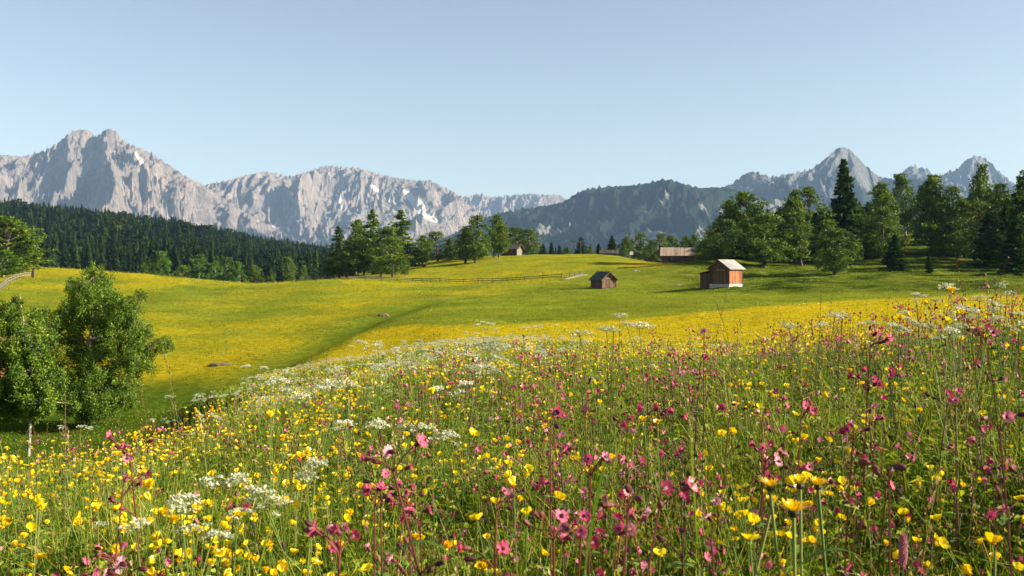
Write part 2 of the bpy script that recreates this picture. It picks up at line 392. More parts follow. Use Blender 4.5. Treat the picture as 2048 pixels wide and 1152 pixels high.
hol = sstep(12, 18, YY) * sstep(60, 46, YY) * sstep(600, 400, UP + 120 * wob)      # lush mown hollow under the birches
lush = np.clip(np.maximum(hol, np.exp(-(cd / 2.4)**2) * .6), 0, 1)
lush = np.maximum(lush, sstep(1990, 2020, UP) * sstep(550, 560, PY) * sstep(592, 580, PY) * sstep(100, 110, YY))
rough = sstep(1250, 1420, UP) * sstep(592, 578, PY) * sstep(105, 125, YY)
yel = yel * (1 - lush)
nu, nd = len(UU), len(DD); ii = np.arange(nu * nd).reshape(nu, nd)
F = np.stack([ii[:-1, :-1], ii[1:, :-1], ii[1:, 1:], ii[:-1, 1:]], -1).reshape(-1, 4)
V = np.stack([XX, YY, ZG], -1).reshape(-1, 3); at_ = dict(yel=yel.ravel(), whi=whi.ravel(), lush=lush.ravel(), rough=rough.ravel())
# the patch behind and beside the camera
xs = np.concatenate([np.linspace(-40, -2, 20), np.linspace(-1.6, 1.6, 17), np.linspace(2, 40, 20)]); ysr = np.linspace(-30, .8, 32)
gx, gy = np.meshgrid(xs, ysr, indexing='ij'); zz = gz(np.clip(gx, -.68, .68), gy * 0 + .81) - .02 * np.abs(gx) - .01
jj = np.arange(gx.size).reshape(gx.shape) + len(V)
F2 = np.stack([jj[:-1, :-1], jj[1:, :-1], jj[1:, 1:], jj[:-1, 1:]], -1).reshape(-1, 4)
V = np.concatenate([V, np.stack([gx, gy, zz], -1).reshape(-1, 3)]); F = np.concatenate([F, F2])
for k in at_: at_[k] = np.concatenate([at_[k], np.zeros(gx.size)])
m, nt, p = mat('meadow'); tc = N(nt, 'ShaderNodeTexCoord'); ov = tc.outputs['Object']
n1 = noise_out(nt, .18, 9, .78, vec=ov, stretch=(.8, .7, 1)); n2 = noise_out(nt, 1.5, 8, .82, vec=ov, stretch=(1, .7, 1)); n3 = noise_out(nt, .05, 5, .6, vec=ov)
n4 = noise_out(nt, 9, 4, .8, vec=ov)
g = ramp(nt, math_(nt, 'ADD', math_(nt, 'MULTIPLY', n1, .55), math_(nt, 'MULTIPLY', n2, .45)), G((.38, (.072,.105,.009)), (.5, (.175,.215,.015)), (.62, (.29,.30,.026))))
g = mix(nt, ramp(nt, n3, G((.4, (0,0,0)), (.65, (.5,.5,.5)))), g, (.17,.17,.02))
ye = ramp(nt, math_(nt, 'ADD', math_(nt, 'MULTIPLY', n2, .6), math_(nt, 'MULTIPLY', n4, .4)), G((.38, (.12,.125,.006)), (.5, (.44,.34,.010)), (.62, (.70,.50,.014))))
yf = math_(nt, 'MULTIPLY', attr(nt, 'yel'), 1.0)
yf = math_(nt, 'ADD', yf, math_(nt, 'MULTIPLY', math_(nt, 'SUBTRACT', n2, .5), .9)); yf = math_(nt, 'MULTIPLY', ramp(nt, yf, G((.08, (0,0,0)), (.85, (1,1,1)))), ramp(nt, attr(nt, 'yel'), G((.0, (0,0,0)), (.12, (1,1,1)))))
col = mix(nt, yf, g, ye)
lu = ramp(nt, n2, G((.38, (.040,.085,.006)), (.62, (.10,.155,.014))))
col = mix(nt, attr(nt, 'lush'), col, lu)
ro = ramp(nt, n1, G((.38, (.022,.038,.006)), (.5, (.085,.115,.010)), (.63, (.20,.21,.03))))
col = mix(nt, attr(nt, 'rough'), col, ro)
wf = math_(nt, 'MULTIPLY', attr(nt, 'whi'), ramp(nt, n4, G((.5, (0,0,0)), (.62, (1,1,1)))))
col = mix(nt, wf, col, (.40,.42,.24))
nt.links.new(col, p.inputs['Base Color']); p.inputs['Roughness'].default_value = 1; p.inputs['Specular IOR Level'].default_value = .0
bump(nt, p, math_(nt, 'ADD', math_(nt, 'MULTIPLY', n1, 1.6), math_(nt, 'ADD', n2, math_(nt, 'MULTIPLY', n4, .3))), 1.0, .5)
ground = link('ground', mesh_np('ground', V, [F], [m], attrs=at_, smooth=True)); ground['kind'] = 'structure'

# ------------------------------------------------------------------ mountains: real height fields 3 to 12 km away
def rock_mat(name, rockc, forest_top, pink=(.50,.39,.32), tree=(.018,.036,.020)):
    m, nt, p = mat(name); tc = N(nt, 'ShaderNodeTexCoord'); ov = tc.outputs['Object']
    a = noise_out(nt, .010, 12, .78, vec=ov, stretch=(1, 1, .35)); b = noise_out(nt, .04, 10, .82, vec=ov, stretch=(1, 1, .4))
    c = ramp(nt, math_(nt, 'ADD', math_(nt, 'MULTIPLY', a, .6), math_(nt, 'MULTIPLY', b, .4)), G((.38, tuple(x*.32 for x in rockc)), (.5, rockc), (.60, pink)))
    veg = math_(nt, 'ADD', attr(nt, 'veg'), math_(nt, 'MULTIPLY', math_(nt, 'SUBTRACT', b, .5), 1.4))
    vm = ramp(nt, veg, G((.42, (0,0,0)), (.58, (1,1,1))))
    tr = ramp(nt, b, G((.3, tuple(x * .7 for x in tree)), (.7, tuple(x * 1.5 for x in tree))))
    c = mix(nt, vm, c, tr)
    sn = ramp(nt, math_(nt, 'ADD', attr(nt, 'snow'), math_(nt, 'MULTIPLY', math_(nt, 'SUBTRACT', b, .5), .3)), G((.38, (0,0,0)), (.46, (1,1,1))))
    c = mix(nt, sn, c, (.74,.70,.64)); nt.links.new(c, p.inputs['Base Color'])
    p.inputs['Roughness'].default_value = .95; p.inputs['Specular IOR Level'].default_value = .1
    bump(nt, p, math_(nt, 'ADD', a, math_(nt, 'MULTIPLY', b, .5)), .95, 70); return m
def blur1(a, s):
    r = int(s * 3); k = np.exp(-np.arange(-r, r + 1)**2 / (2 * s * s)); k /= k.sum()
    return np.convolve(np.pad(a, r, 'edge'), k, 'valid')
def massif(name, sil, u0, u1, db, dc, dend, seed, mat_, step=2.0, rows=360, rough=1.0, spur=900., veg=None, snow=(), zb=-25, wig=500, pow_=1.0):
    U = np.arange(u0, u1, step); D = np.concatenate([np.linspace(db, dc * 1.03, int(rows * .8)), np.linspace(dc * 1.03, dend, int(rows * .2) + 1)[1:]])
    u, d = np.meshgrid(U, D, indexing='ij'); x = (u - 1024) / FPX * d
    tgt = YH - np.interp(U, [s[0] for s in sil], [s[1] for s in sil]); tgt_z = tgt / FPX * dc
    wx = x + 260 * fbm(x / 1500, d / 1500, 3, seed + 50); wy = d + 260 * fbm(x / 1500, d / 1500, 3, seed + 60)
    cr = dc + wig * gnoise(x / 1800, x * 0 + seed, seed + 3)                        # wandering crest line
    t = (d - db) / (cr - db); tf = np.clip(t, 0, 1)
    prof_ = np.where(t < 1, .42 * tf + .58 * tf ** (1.9 * pow_), np.clip(1 - (d - cr) / (dend - cr) * 1.15, 0, 1))
    crest = blur1(tgt_z, 12)[:, None]
    z = zb + (crest - zb) * prof_
    A = crest * (.35 + .65 * tf)
    big = ridged(wx / spur, wy / (spur * 2.4), 4, seed, .55) - .9
    mid = .55 * (ridged((wx + .7 * wy) / (spur * .30), wy / (spur * .7), 5, seed + 11, .6) + ridged((wx - .7 * wy) / (spur * .30), wy / (spur * .7), 5, seed + 17, .6)) - .9
    fin = ridged(wx / (spur * .085), wy / (spur * .16), 3, seed + 23, .6) - .9
    fade = sstep(0, .12, t) * np.where(t < 1, 1, np.clip(prof_ * 1.5, 0, 1))
    z = z + rough * fade * (A * .30 * big * (1 - .55 * sstep(.75, 1, tf)) + (112 * mid * (.4 + .7 * tf) + 34 * fin * (.4 + tf)) * (1 - .5 * sstep(.8, 1., tf)) + 9 * fbm(x / 60, d / 60, 2, seed + 31))
    w = sstep(.15, 1.0, tf) * np.where(t < 1, 1, np.clip(prof_, 0, 1))
    for it in range(6):
        app = (z / d * FPX).max(1); dl = blur1(tgt - app, 2.5 if it > 2 else 6); z = z + dl[:, None] * w * dc / FPX
    py = YH - z / d * FPX
    gxz = np.gradient(z, axis=1) / np.gradient(d, axis=1)
    vg = veg(u, py, z, tf, gxz, x, d) if veg else np.zeros_like(z)
    sn = np.zeros_like(z); wb = fbm(x / 150, d / 150, 3, seed + 71)
    for (sx, sy, rx, ry, an) in snow:
        ca, sa = math.cos(an), math.sin(an); dx, dy = u - sx, py - sy
        e = ((dx * ca + dy * sa) / rx)**2 + ((-dx * sa + dy * ca) / ry)**2
        sn = np.maximum(sn, sstep(1.7, .6, e + wb * .7) * (t < 1.02))
    z = np.where(d <= D[0] + 1, z - 40, z)
    n0, n1_ = u.shape; q = np.arange(u.size).reshape(u.shape)
    Fm = np.stack([q[:-1, :-1], q[1:, :-1], q[1:, 1:], q[:-1, 1:]], -1).reshape(-1, 4)
    o = link(name, mesh_np(name, np.stack([x, d, z], -1).reshape(-1, 3), [Fm], [mat_], attrs=dict(veg=vg.ravel(), snow=sn.ravel()), smooth=False))
    o['kind'] = 'structure'; return o
RK = rock_mat('limestone', (.29,.245,.22), 0)
RG = rock_mat('grey_rock', (.20,.20,.20), 0, (.30,.27,.245))
def veg1(u, py, z, tf, g, x, d):
    lim = 470 + 50 * fbm(x / 700, d / 700, 3, 5) - 50 * sstep(300, 560, u) * sstep(600, 520, u)
    return sstep(-30, 60, py - lim) * .9
def veg4(u, py, z, tf, g, x, d):
    n = fbm(x / 420, d / 420, 4, 77); n2 = fbm(x / 130, d / 130, 3, 78)
    v = .86 - .9 * sstep(.25, .65, n + .3 * n2) - .45 * sstep(.1, .5, n2 + .4 * n) * sstep(1450, 1560, u) - .5 * sstep(.05, .35, n2) * sstep(440, 470, py) * sstep(1180, 1250, u)
    return v
def veg5(u, py, z, tf, g, x, d):
    n = fbm(x / 300, d / 300, 4, 87); return sstep(-20, 60, py - 350 + 60 * n) * .8
sil1 = [(-500,380),(-300,345),(-150,325),(0,309),(40,313),(60,309),(90,301),(118,284),(135,268),(150,261),(165,258),(185,264),(192,276),(203,264),(216,257),(232,262),(246,281),(268,292),(300,304),(320,318),(345,334),(370,352),(400,366),(430,385),(470,412),(520,440),(560,462),(620,490),(700,520)]
sil2 = [(300,430),(380,385),(420,367),(450,362),(490,351),(530,343),(562,349),(582,353),(620,341),(655,331),(690,335),(715,335),(750,346),(790,355),(830,361),(860,361),(900,380),(935,400),(960,418),(1010,445),(1100,480),(1200,520)]
sil3 = [(850,420),(900,400),(935,393),(960,387),(980,394),(1000,393),(1030,390),(1060,387),(1090,390),(1115,389),(1135,398),(1200,420),(1300,450)]
sil4 = [(820,505),(900,470),(960,440),(985,430),(1010,423),(1060,414),(1100,410),(1130,402),(1150,388),(1172,378),(1210,373),(1260,371),(1300,365),(1322,359),(1340,359),(1370,368),(1400,376),(1440,374),(1475,380),(1540,395),(1640,420),(1760,450),(1900,500)]
sil5 = [(1300,440),(1400,395),(1440,376),(1465,367),(1485,350),(1505,342),(1520,347),(1545,354),(1590,345),(1622,339),(1650,318),(1668,301),(1684,293),(1702,301),(1730,330),(1757,353),(1790,358),(1850,357),(1900,365),(2000,385),(2150,420)]
sil6 = [(1700,390),(1780,365),(1800,350),(1813,336),(1830,330),(1843,338),(1853,334),(1866,351),(1880,352),(1898,342),(1913,340),(1926,325),(1940,315),(1957,311),(1975,319),(1995,340),(2012,354),(2030,368),(2060,362),(2150,335),(2300,360),(2500,400)]
massif('mountain', sil1, -460, 700, 5200, 7400, 8800, 3, RK, 1.9, 380, 1.15, 1050, veg1, [(280,318,4,16,-.6),(218,428,8,4,.5)])
massif('mountain', sil2, 300, 1160, 6600, 9000, 10200, 21, RK, 1.9, 360, .95, 1000, veg1,
       [(677,400,6,16,-.35),(750,377,13,4,.6),(838,412,34,9,.85),(860,436,16,6,.35),(782,402,9,3,.6),(548,452,8,2.5,-.6)])
massif('mountain', sil3, 850, 1330, 9800, 11200, 11900, 33, RK, 2.0, 200, .8, 900)
massif('mountain', sil4, 820, 1900, 3600, 5200, 6200, 45, rock_mat('wooded_rock', (.30,.285,.26), 0, (.42,.37,.31)), 2.2, 300, .55, 900, veg4, zb=-22)
massif('mountain', sil5, 1300, 2200, 5400, 6900, 7800, 58, RG, 2.2, 300, .8, 900, veg5)
massif('mountain', sil6, 1700, 2600, 7600, 8900, 9800, 64, RG, 2.2, 260, .8, 900, veg5)

# ------------------------------------------------------------------ trees
def leaf_quads(P, size, rs, flat=.35, stretch=1.3):
    """two triangles per leaf at every point P"""
    n = len(P); a = rs.randn(n, 3); a /= np.linalg.norm(a, axis=1)[:, None]
    b = np.cross(a, rs.randn(n, 3)); b[:, 2] *= 1 - flat; b /= np.linalg.norm(b, axis=1)[:, None] + 1e-9
    s = size * (.6 + .8 * rs.rand(n))[:, None]
    V = np.stack([P - a*s*.5*stretch, P + b*s*.42, P + a*s*.5*stretch, P - b*s*.42], 1).reshape(-1, 3)
    k = np.arange(n)[:, None] * 4
    return V, np.concatenate([k + [0, 1, 2], k + [0, 2, 3]], 0)
def tree_meshes(name, V, F, rnd, tk, mleaf, mbark):
    cm = mesh_np(name + '_crown', V, [F], [mleaf], attrs=dict(rnd=rnd))
    Vt, Ft, mt = tk.get(); tm = mesh_np(name + '_trunk', Vt, [Ft], [mbark], smooth=True)
    return cm, tm
def crown_rnd(P, rs, k=.5):
    n = fbm(P[:, 0] * 2.5 + P[:, 2] * 1.3, P[:, 1] * 2.5 - P[:, 2] * 1.9, 3, 4); return np.clip(.45 + k * n + .22 * rs.randn(len(P)), 0, 1)
def broadleaf(seed, low=.14, wmax=.26, lobes=26, n=15000, ls=.019, shape=0, mleaf='leafd', mbark='bark'):
    """unit-height broadleaf tree: clumps carried by limbs, hanging sprays, gaps between"""
    rs = R(seed); tk = T()
    lean = rs.randn(2) * .02
    zs = np.linspace(0, .93, 9); pts = np.stack([lean[0]*zs*3 + .012*np.sin(zs*7+seed), lean[1]*zs*3 + .012*np.cos(zs*6+seed), zs], 1)
    tk.add(*tube(pts, .019 * (1 - zs / .97) ** .8 + .002, 6))
    P = []
    for i in range(lobes):
        z = low + (1 - low) * ((i + rs.rand() * .8) / lobes) ** .92
        tt = (z - low) / (1 - low)
        rad = wmax * (np.sin(np.pi * np.clip(tt * .86 + .14, 0, 1)) ** .75) * (1 - .25 * shape * tt) * (.45 + .85 * rs.rand())
        th = i * 2.4 + rs.randn() * .5; cr = (.040 + .055 * rs.rand()) * (1.15 - .45 * tt)
        c = np.array([np.cos(th) * rad * .75 + lean[0]*z*3, np.sin(th) * rad * .75 + lean[1]*z*3, z])
        b0 = pts[min(8, max(0, int((z - .10) / .93 * 8)))]
        tk.add(*tube([b0, (b0 + c) / 2 + [0, 0, .02], c], [.007, .004, .0015], 4))
        m_ = int(n / lobes * (cr / .085) ** 1.5); sub = 14
        fl = .72 if seed % 2 else 1.0; sc_ = c + rs.randn(sub, 3) * cr * [.72, .72, .55 * fl]
        k = rs.randint(0, sub, m_); q = sc_[k] + rs.randn(m_, 3) * cr * [.24, .24, .26 * fl]; q[:, 2] -= np.abs(rs.randn(m_)) * cr * .35 * fl ** 2
        P.append(q)
    P = np.concatenate(P); P = P[P[:, 2] < 1.0]; P = P[P[:, 2] > low * .8]
    V, F = leaf_quads(P, ls, rs)
    return tree_meshes('broadleaf', V, F, np.repeat(crown_rnd(P, rs), 4), tk, M[mleaf], M[mbark])
def conifer(seed, w=.17, n_lv=34, low=.06, spray=13, ls=.026, sparse=0., mleaf='leafc'):
    rs = R(seed); tk = T(); zs = np.linspace(0, 1, 6)
    tk.add(*tube(np.stack([0*zs, 0*zs, zs], 1), .014 * (1 - zs) + .001, 6)); P = []; A = []
    for i in range(n_lv):
        z = low + (1 - low) * (i / n_lv) ** .9; L = w * (1 - (z - low) / (1 - low)) ** .8 * (.72 + .5 * rs.rand()) + .008
        nb = max(4, int((9 if sparse == 0 else 6) * (1 - z * .4)))
        for b in range(nb):
            if rs.rand() < sparse: continue
            th = rs.rand() * 6.283; l = L * (.65 + .5 * rs.rand()); k = max(3, int(spray * (l / w) + 3))
            t = np.linspace(.12, 1, k)[:, None]; dr = np.array([np.cos(th), np.sin(th), 0])
            q = np.array([0, 0, z]) + dr * l * t + np.array([0, 0, 1]) * (-.28 * l * t + .16 * l * t ** 3)
            tk.add(*tube([q[0] * [0, 0, 1], q[-1]], [.003, .0008], 3))
            q = np.repeat(q, 3, 0) + rs.randn(k * 3, 3) * [l*.09, l*.09, .006]; q[:, 2] -= rs.rand(k * 3) * .016; P.append(q)
    P = np.concatenate(P); V, F = leaf_quads(P, ls, rs, .6, 1.6)
    return tree_meshes('conifer', V, F, np.repeat(crown_rnd(P, rs, .4), 4), tk, M[mleaf], M['bark'])
BL = [broadleaf(100 + i, low=[.16,.10,.20,.08,.14,.12,.18,.10][i], wmax=[.24,.28,.20,.30,.22,.26,.19,.24][i], shape=[1,0,1,0,1,.5,1,1][i], lobes=[38,44,34,46,38,42,32,38][i], mbark='birch' if i in (0, 2) else 'bark') for i in range(8)]
BB = [broadleaf(140 + i, low=.10, wmax=.26, mleaf='leafbright', mbark='birch', n=8000, ls=.026) for i in range(3)]
CF = [conifer(200, .17), conifer(201, .20, 40, sparse=.12), conifer(202, .15, 30), conifer(203, .23, 34, .12, 15, .024, .22, 'leafd')]
def place_tree(kind, var, u, top, w, base=None, d=None, label=None, group=None, name=None, sink=.1):
    if d is None: d = hit(u, base, 60, 420)
    x = (u - 1024) / FPX * d; z0 = float(gz(x, d)) - sink; h = (YH - top) / FPX * d - z0
    cm, tm = {'b': BL, 'g': BB, 'c': CF}[kind][var % {'b': 8, 'g': 3, 'c': 4}[kind]]
    wt = {'b': .46, 'g': .5, 'c': .36}[kind]; s = w * 1.26 / FPX * d / wt
    o = empty(name or ('conifer_tree' if kind == 'c' else 'broadleaf_tree'), (x, d, z0), label, 'tree', group, rz=(u * 7.13 + top) % 6.28)
    o.scale = (s, s, h); link('trunk', tm, o); link('crown', cm, o); return o
hill = 'trees on the slope beside the barns'
right_trees = [
 ('b',3,1418,462,50,None,215,'low rounded tree just behind the long shingle-roofed barn'),
 ('b',1,1437,437,58,None,205,'broad green tree rising behind the barn with the pale metal roof'),
 ('b',0,1466,398,64,None,225,'tall rounded tree above the lean-to barn, behind its neighbours'),
 ('b',1,1517,384,66,None,222,'tall double-topped leafy tree, highest of the group above the barn'),
 ('b',5,1526,426,80,533,None,'wide leafy tree whose trunk shows right beside the lean-to barn'),
 ('b',2,1561,413,52,523,None,'slim upright birch next to the wide tree by the barn'),
 ('b',4,1586,380,46,None,235,'tall narrow tree with rounded top behind two slim birches'),
 ('b',6,1603,423,50,531,None,'slender pale green birch with hanging branches'),
 ('b',3,1621,373,50,None,245,'dark leaved tree with a bushy head, left neighbour of the tall spruce'),
 ('b',7,1641,415,58,525,None,'medium tree with loose crown below the dark bushy one'),
 ('b',1,1668,458,66,550,None,'short spreading tree lowest on the slope with visible dark trunk'),
 ('c',0,1688,315,72,522,None,'very tall dark spruce with spiky top rising above all others'),
 ('b',2,1705,484,30,531,None,'small thin sapling right of the short spreading tree'),
 ('b',5,1725,428,62,518,None,'leafy tree with pale trunk foot below the tall spruce'),
 ('b',0,1748,364,62,None,238,'broad lit tree directly right of the tall spruce'),
 ('b',4,1768,372,40,None,248,'narrow tree tucked beside the broad lit one'),
 ('c',2,1781,432,38,492,None,'dark pointed conifer in a gap among leafy trees'),
 ('c',0,1790,468,48,541,None,'dark dense spruce standing low on the shaded slope'),
 ('b',2,1811,346,46,None,288,'tall ragged tree with an open top on the ridge'),
 ('b',6,1835,368,48,None,285,'pale slim tree on the ridge above sunlit grass strips'),
 ('b',4,1864,350,62,508,None,'large upright tree with dense dark side facing the meadow'),
 ('b',1,1887,388,62,512,None,'lit bushy tree leaning on the large upright one'),
 ('b',5,1910,372,46,None,275,'rounded tree on the ridge above the grass clearing'),
 ('b',3,1950,404,60,522,None,'dark shadowed tree at the edge of the thick wood'),
 ('b',0,1957,329,52,None,222,'tallest leafy tree of the thick wood, with narrow head'),
 ('b',7,1990,368,66,527,None,'broad tree in front of the black conifers'),
 ('c',2,2014,394,50,527,None,'black conifer in shade at the wood edge'),
 ('c',0,2040,352,60,532,None,'tall dark conifer cut by the photo edge'),
 ('b',5,2066,340,70,535,None,'tall leafy tree at the very photo edge'),
 ('c',1,2105,350,80,540,None,'dark spruce beyond the thick wood'),
 ('c',2,1858,508,18,547,None,'tiny young spruce alone on the shaded grass'),
 ('b',4,1928,400,52,515,None,'leafy tree filling the space before the ridge clearing ends'),
 ('c',1,1975,425,56,535,None,'wide black spruce low in the thick wood'),
 ('c',0,2030,430,60,545,None,'low black spruce in front of the tall dark conifer'),
]
rf = R(404)
for i, u_ in enumerate([1452,1480,1498,1540,1550,1574,1592,1612,1630,1655,1676,1700,1712,1736,1756,1775,1945,1962,1980,1998,2008,2022,2035,2052]):
    right_trees.append((('c' if i % 5 == 3 or u_ > 2000 else 'b'), i, u_, float(np.interp(u_, [1440,1500,1600,1700,1760,1830,1900,1960,2050], [440,420,430,415,410,425,410,395,385])) + rf.uniform(-14, 22), rf.uniform(40, 56), None, rf.uniform(218, 262), 'tree in the middle of the slope wood, mostly hidden behind brighter neighbours'))
for i, u_ in enumerate([1445,1470,1490,1508,1535,1555,1570,1595,1610,1635,1650,1665,1692,1710,1722,1742,1762,1950,1970,1985,2000,2020,2045]):
    right_trees.append((('c' if i % 4 == 1 or u_ > 2010 else 'b'), i + 3, u_, float(np.interp(u_, [1440,1500,1600,1700,1760,1960,2050], [452,425,432,425,415,400,390])) + rf.uniform(-8, 34), rf.uniform(40, 60), None, rf.uniform(208, 250), 'shaded tree low on the slope, filling the wood between taller neighbours'))
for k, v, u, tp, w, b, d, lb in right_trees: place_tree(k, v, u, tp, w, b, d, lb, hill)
grove = 'trees of the grove on the knoll'
mid_trees = [
 ('c',3,678,450,44,None,262,'pointed larch at the outer end of the knoll grove'),
 ('b',0,709,438,52,None,255,'dense leafy tree beside the pointed larch'),
 ('c',3,746,417,54,None,258,'tall pointed larch, higher one behind the front birch'),
 ('b',1,762,452,46,553,None,'front leafy tree with pale trunk beside the fence'),
 ('b',5,786,474,50,556,None,'bushy tree touching the dark fence at its foot'),
 ('c',3,803,418,66,None,250,'tall wide larch with ragged open branches'),
 ('b',2,810,518,18,554,None,'little sapling at the foot of the wide larch'),
 ('b',6,846,470,40,534,None,'slim small tree alone between larch and rounded tree'),
 ('b',3,875,463,42,524,None,'small rounded tree on several thin trunks'),
 ('b',7,903,475,26,522,None,'narrow small tree between two rounded ones'),
 ('b',4,929,456,46,527,None,'leaning leafy tree with clear trunk on the knoll'),
 ('b',5,951,430,46,526,None,'tall pointed leafy tree, tallest beside the chalet slope'),
 ('b',0,986,428,40,515,None,'tall narrow-headed tree next to the brown chalet'),
 ('b',2,998,450,34,517,None,'thin tree just before the brown chalet'),
 ('b',1,1034,454,50,None,300,'rounded tree behind the chalet roof'),
 ('b',3,1056,457,34,None,292,'rounded tree with visible trunk beside the chalet wall'),
 ('b',7,694,480,44,None,250,'low dark leafy tree in the grove shadow'),
 ('c',3,728,470,44,None,262,'shaded larch in the middle of the grove'),
 ('b',6,655,505,30,None,262,'small dark tree at the forest side of the grove'),
]
for k, v, u, tp, w, b, d, lb in mid_trees: place_tree(k, v, u, tp, w, b, d, lb, grove)
crest = 'small trees along the crest of the hill'
for k, v, u, tp, w, d, lb in [
 ('c',0,1086,487,16,320,'small dark spruce nearest the chalet'), ('c',2,1103,483,14,322,'small spruce pointed like a spear, second beyond the chalet'),
 ('c',0,1119,489,12,325,'thin small spruce, third beyond the chalet'), ('b',4,1134,494,16,330,'low bush tree left of the lift pylon'),
 ('c',1,1162,473,24,318,'dark spruce right behind the lift pylon'), ('b',2,1178,492,14,330,'low round shrub tree after the pylon spruce'),
 ('c',2,1197,486,14,320,'small spruce above the low dark barn end'), ('c',0,1224,471,26,318,'broad dark spruce behind the low dark barn'),
 ('b',0,1250,472,26,335,'round tree between the dark spruce and white board'), ('b',5,1278,466,36,345,'widest round tree behind the white board'),
 ('b',2,1306,480,24,350,'lower round tree right of the white board'), ('b',3,1327,467,30,345,'round tree left behind the shingle-roofed barn'),
 ('b',1,1349,471,28,355,'round tree above the middle of the shingle roof'), ('b',4,1372,470,24,350,'round tree above the end of the shingle roof'),
 ('b',7,1388,468,26,345,'round tree past the shingle-roofed barn gable'), ('b',0,1406,480,26,300,'round low tree touching the slope wood'),
]: place_tree(k, v, u, tp, w, None, d, lb, crest)
for k, v, u, tp, w, d, lb in [
 ('b',3,18,436,92,175,'big rounded tree above the wooden rail fence'), ('b',5,46,462,50,180,'rounded tree at the fence end post'),
 ('g',0,6,500,60,165,'bright green bushy tree low beside the rail fence'), ('b',1,-40,430,90,178,'tall tree at the photo edge above the cabin'),
 ('g',1,-60,500,70,160,'bright bush beyond the cabin')]:
    place_tree(k, v, u, tp, w, None, d, lb, 'trees above the rail fence')
for i, (k, v, u, tp, w, d, lb) in enumerate([
 ('g',0,321,502,40,330,'bright broadleaf tree before the dark forest, widest one'), ('g',1,396,509,36,322,'bright broadleaf tree before the dark forest, near the birch clump'),
 ('g',2,428,521,24,318,'narrow bright tree just before the birch clump'), ('g',0,449,514,32,310,'bright birch of the clump with thin white trunks'),
 ('g',1,479,523,26,308,'lower bright birch ending the clump'), ('b',1,518,530,22,330,'small pointed green tree on the forest edge'),
 ('b',2,581,513,26,330,'taller green tree on the forest edge near the grove'), ('b',4,606,530,18,320,'small green tree where forest and grove meet'),
 ('b',5,362,530,30,340,'low round tree between two bright ones'), ('b',0,290,525,24,335,'low round tree at the forest foot'), ('b',6,545,538,18,325,'low shrub tree in the forest shadow')]):
    place_tree(k, v, u, tp, w, None, d, lb, 'broadleaf trees at the forest edge')

# conifer forest on the far hillside: the nearest spruces are single trees, the rest one mass
def lowfir(seed, levels=11, w=.17):
    rs = R(seed); t = T()
    for i in range(levels):
        z = .08 + .9 * i / levels; L = w * (1 - i / levels) ** .8 + .012
        for b in range(7):
            th = rs.rand() * 6.283; l = L * (.7 + .5 * rs.rand()); a = rs.rand() * .5 + .28
            c, s = math.cos(th), math.sin(th); c1, s1 = math.cos(th - a), math.sin(th - a); c2, s2 = math.cos(th + a), math.sin(th + a)
            dz = .05 + .03 * rs.rand()
            t.add([(0,0,z + dz*.9), (c1*l*.62, s1*l*.62, z - dz*.3), (c*l, s*l, z - dz), (c2*l*.62, s2*l*.62, z - dz*.2)], [(0,1,2),(0,2,3)], 0)
    t.add([(.012,0,0),(-.008,.01,0),(-.008,-.01,0),(0,0,1.02)], [(0,1,3),(1,2,3),(2,0,3)], 0); return t
def lowround(seed):
    rs = R(seed); n = 150; v = rs.randn(n, 3); v /= np.linalg.norm(v, axis=1)[:, None]; v = v * (.75 + .35 * rs.rand(n, 1)) * [.2, .2, .33] + [0, 0, .55]
    t = T(); t.add(*leaf_quads(v, .10, rs, .3), 0); t.add([(.014,0,0),(-.01,.012,0),(-.01,-.012,0),(0,0,.8)], [(0,1,3),(1,2,3),(2,0,3)], 0); return t
LF = [lowfir(i, 10 + i % 4, .13 + .03 * (i % 4)) for i in range(6)]; LR = [lowround(50), lowround(51)]
rs = R(11); NT = 6500
u = rs.uniform(-420, 690, NT); d = np.sqrt(rs.uniform(430**2, 1350**2, NT)); x = (u - 1024) / FPX * d; z = gz(x, d)
front = np.interp(u, [-420, 0, 300, 500, 690], [430, 430, 440, 460, 520]); ok = d > front
u, d, x, z = u[ok], d[ok], x[ok], z[ok]; h = rs.uniform(11, 24, len(u)) * (1 + .25 * fbm(x / 60, d / 90, 2, 91)) * np.interp(u, [0, 400, 690], [1, .86, .72]); o_ = np.argsort(d)
vis = o_[(u[o_] > -5)]
singles = vis[:110]; rest = np.setdiff1d(np.arange(len(u)), singles)
wf_ = np.where(rs.rand(len(rest)) < .10 + .25 * (fbm(x[rest] / 70, d[rest] / 70, 2, 92) > .25), rs.randint(6, 8, len(rest)), rs.randint(0, 6, len(rest)))
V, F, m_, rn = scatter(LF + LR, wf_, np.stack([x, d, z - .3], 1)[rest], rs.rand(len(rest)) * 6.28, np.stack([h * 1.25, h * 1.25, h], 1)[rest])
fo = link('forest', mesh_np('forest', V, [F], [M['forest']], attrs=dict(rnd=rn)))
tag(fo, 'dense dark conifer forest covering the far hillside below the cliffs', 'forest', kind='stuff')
fm = []
for i in range(5):
    Vf, Ff, mf = LF[i].get(); fm.append(mesh_np('spruce', Vf, [Ff], [M['forest']], attrs=dict(rnd=np.full(len(Vf), i / 5. + .1))))
for i, k in enumerate(singles):
    o = link('spruce_tree', fm[i % 5], None, (x[k], d[k], z[k] - .3)); o.scale = (h[k] * 1.25, h[k] * 1.25, h[k]); o.rotation_euler = (0, 0, i * 1.7)
    tag(o, 'dark spruce in the front rank of the forest on the far hillside', 'tree', 'spruces along the front of the forest')
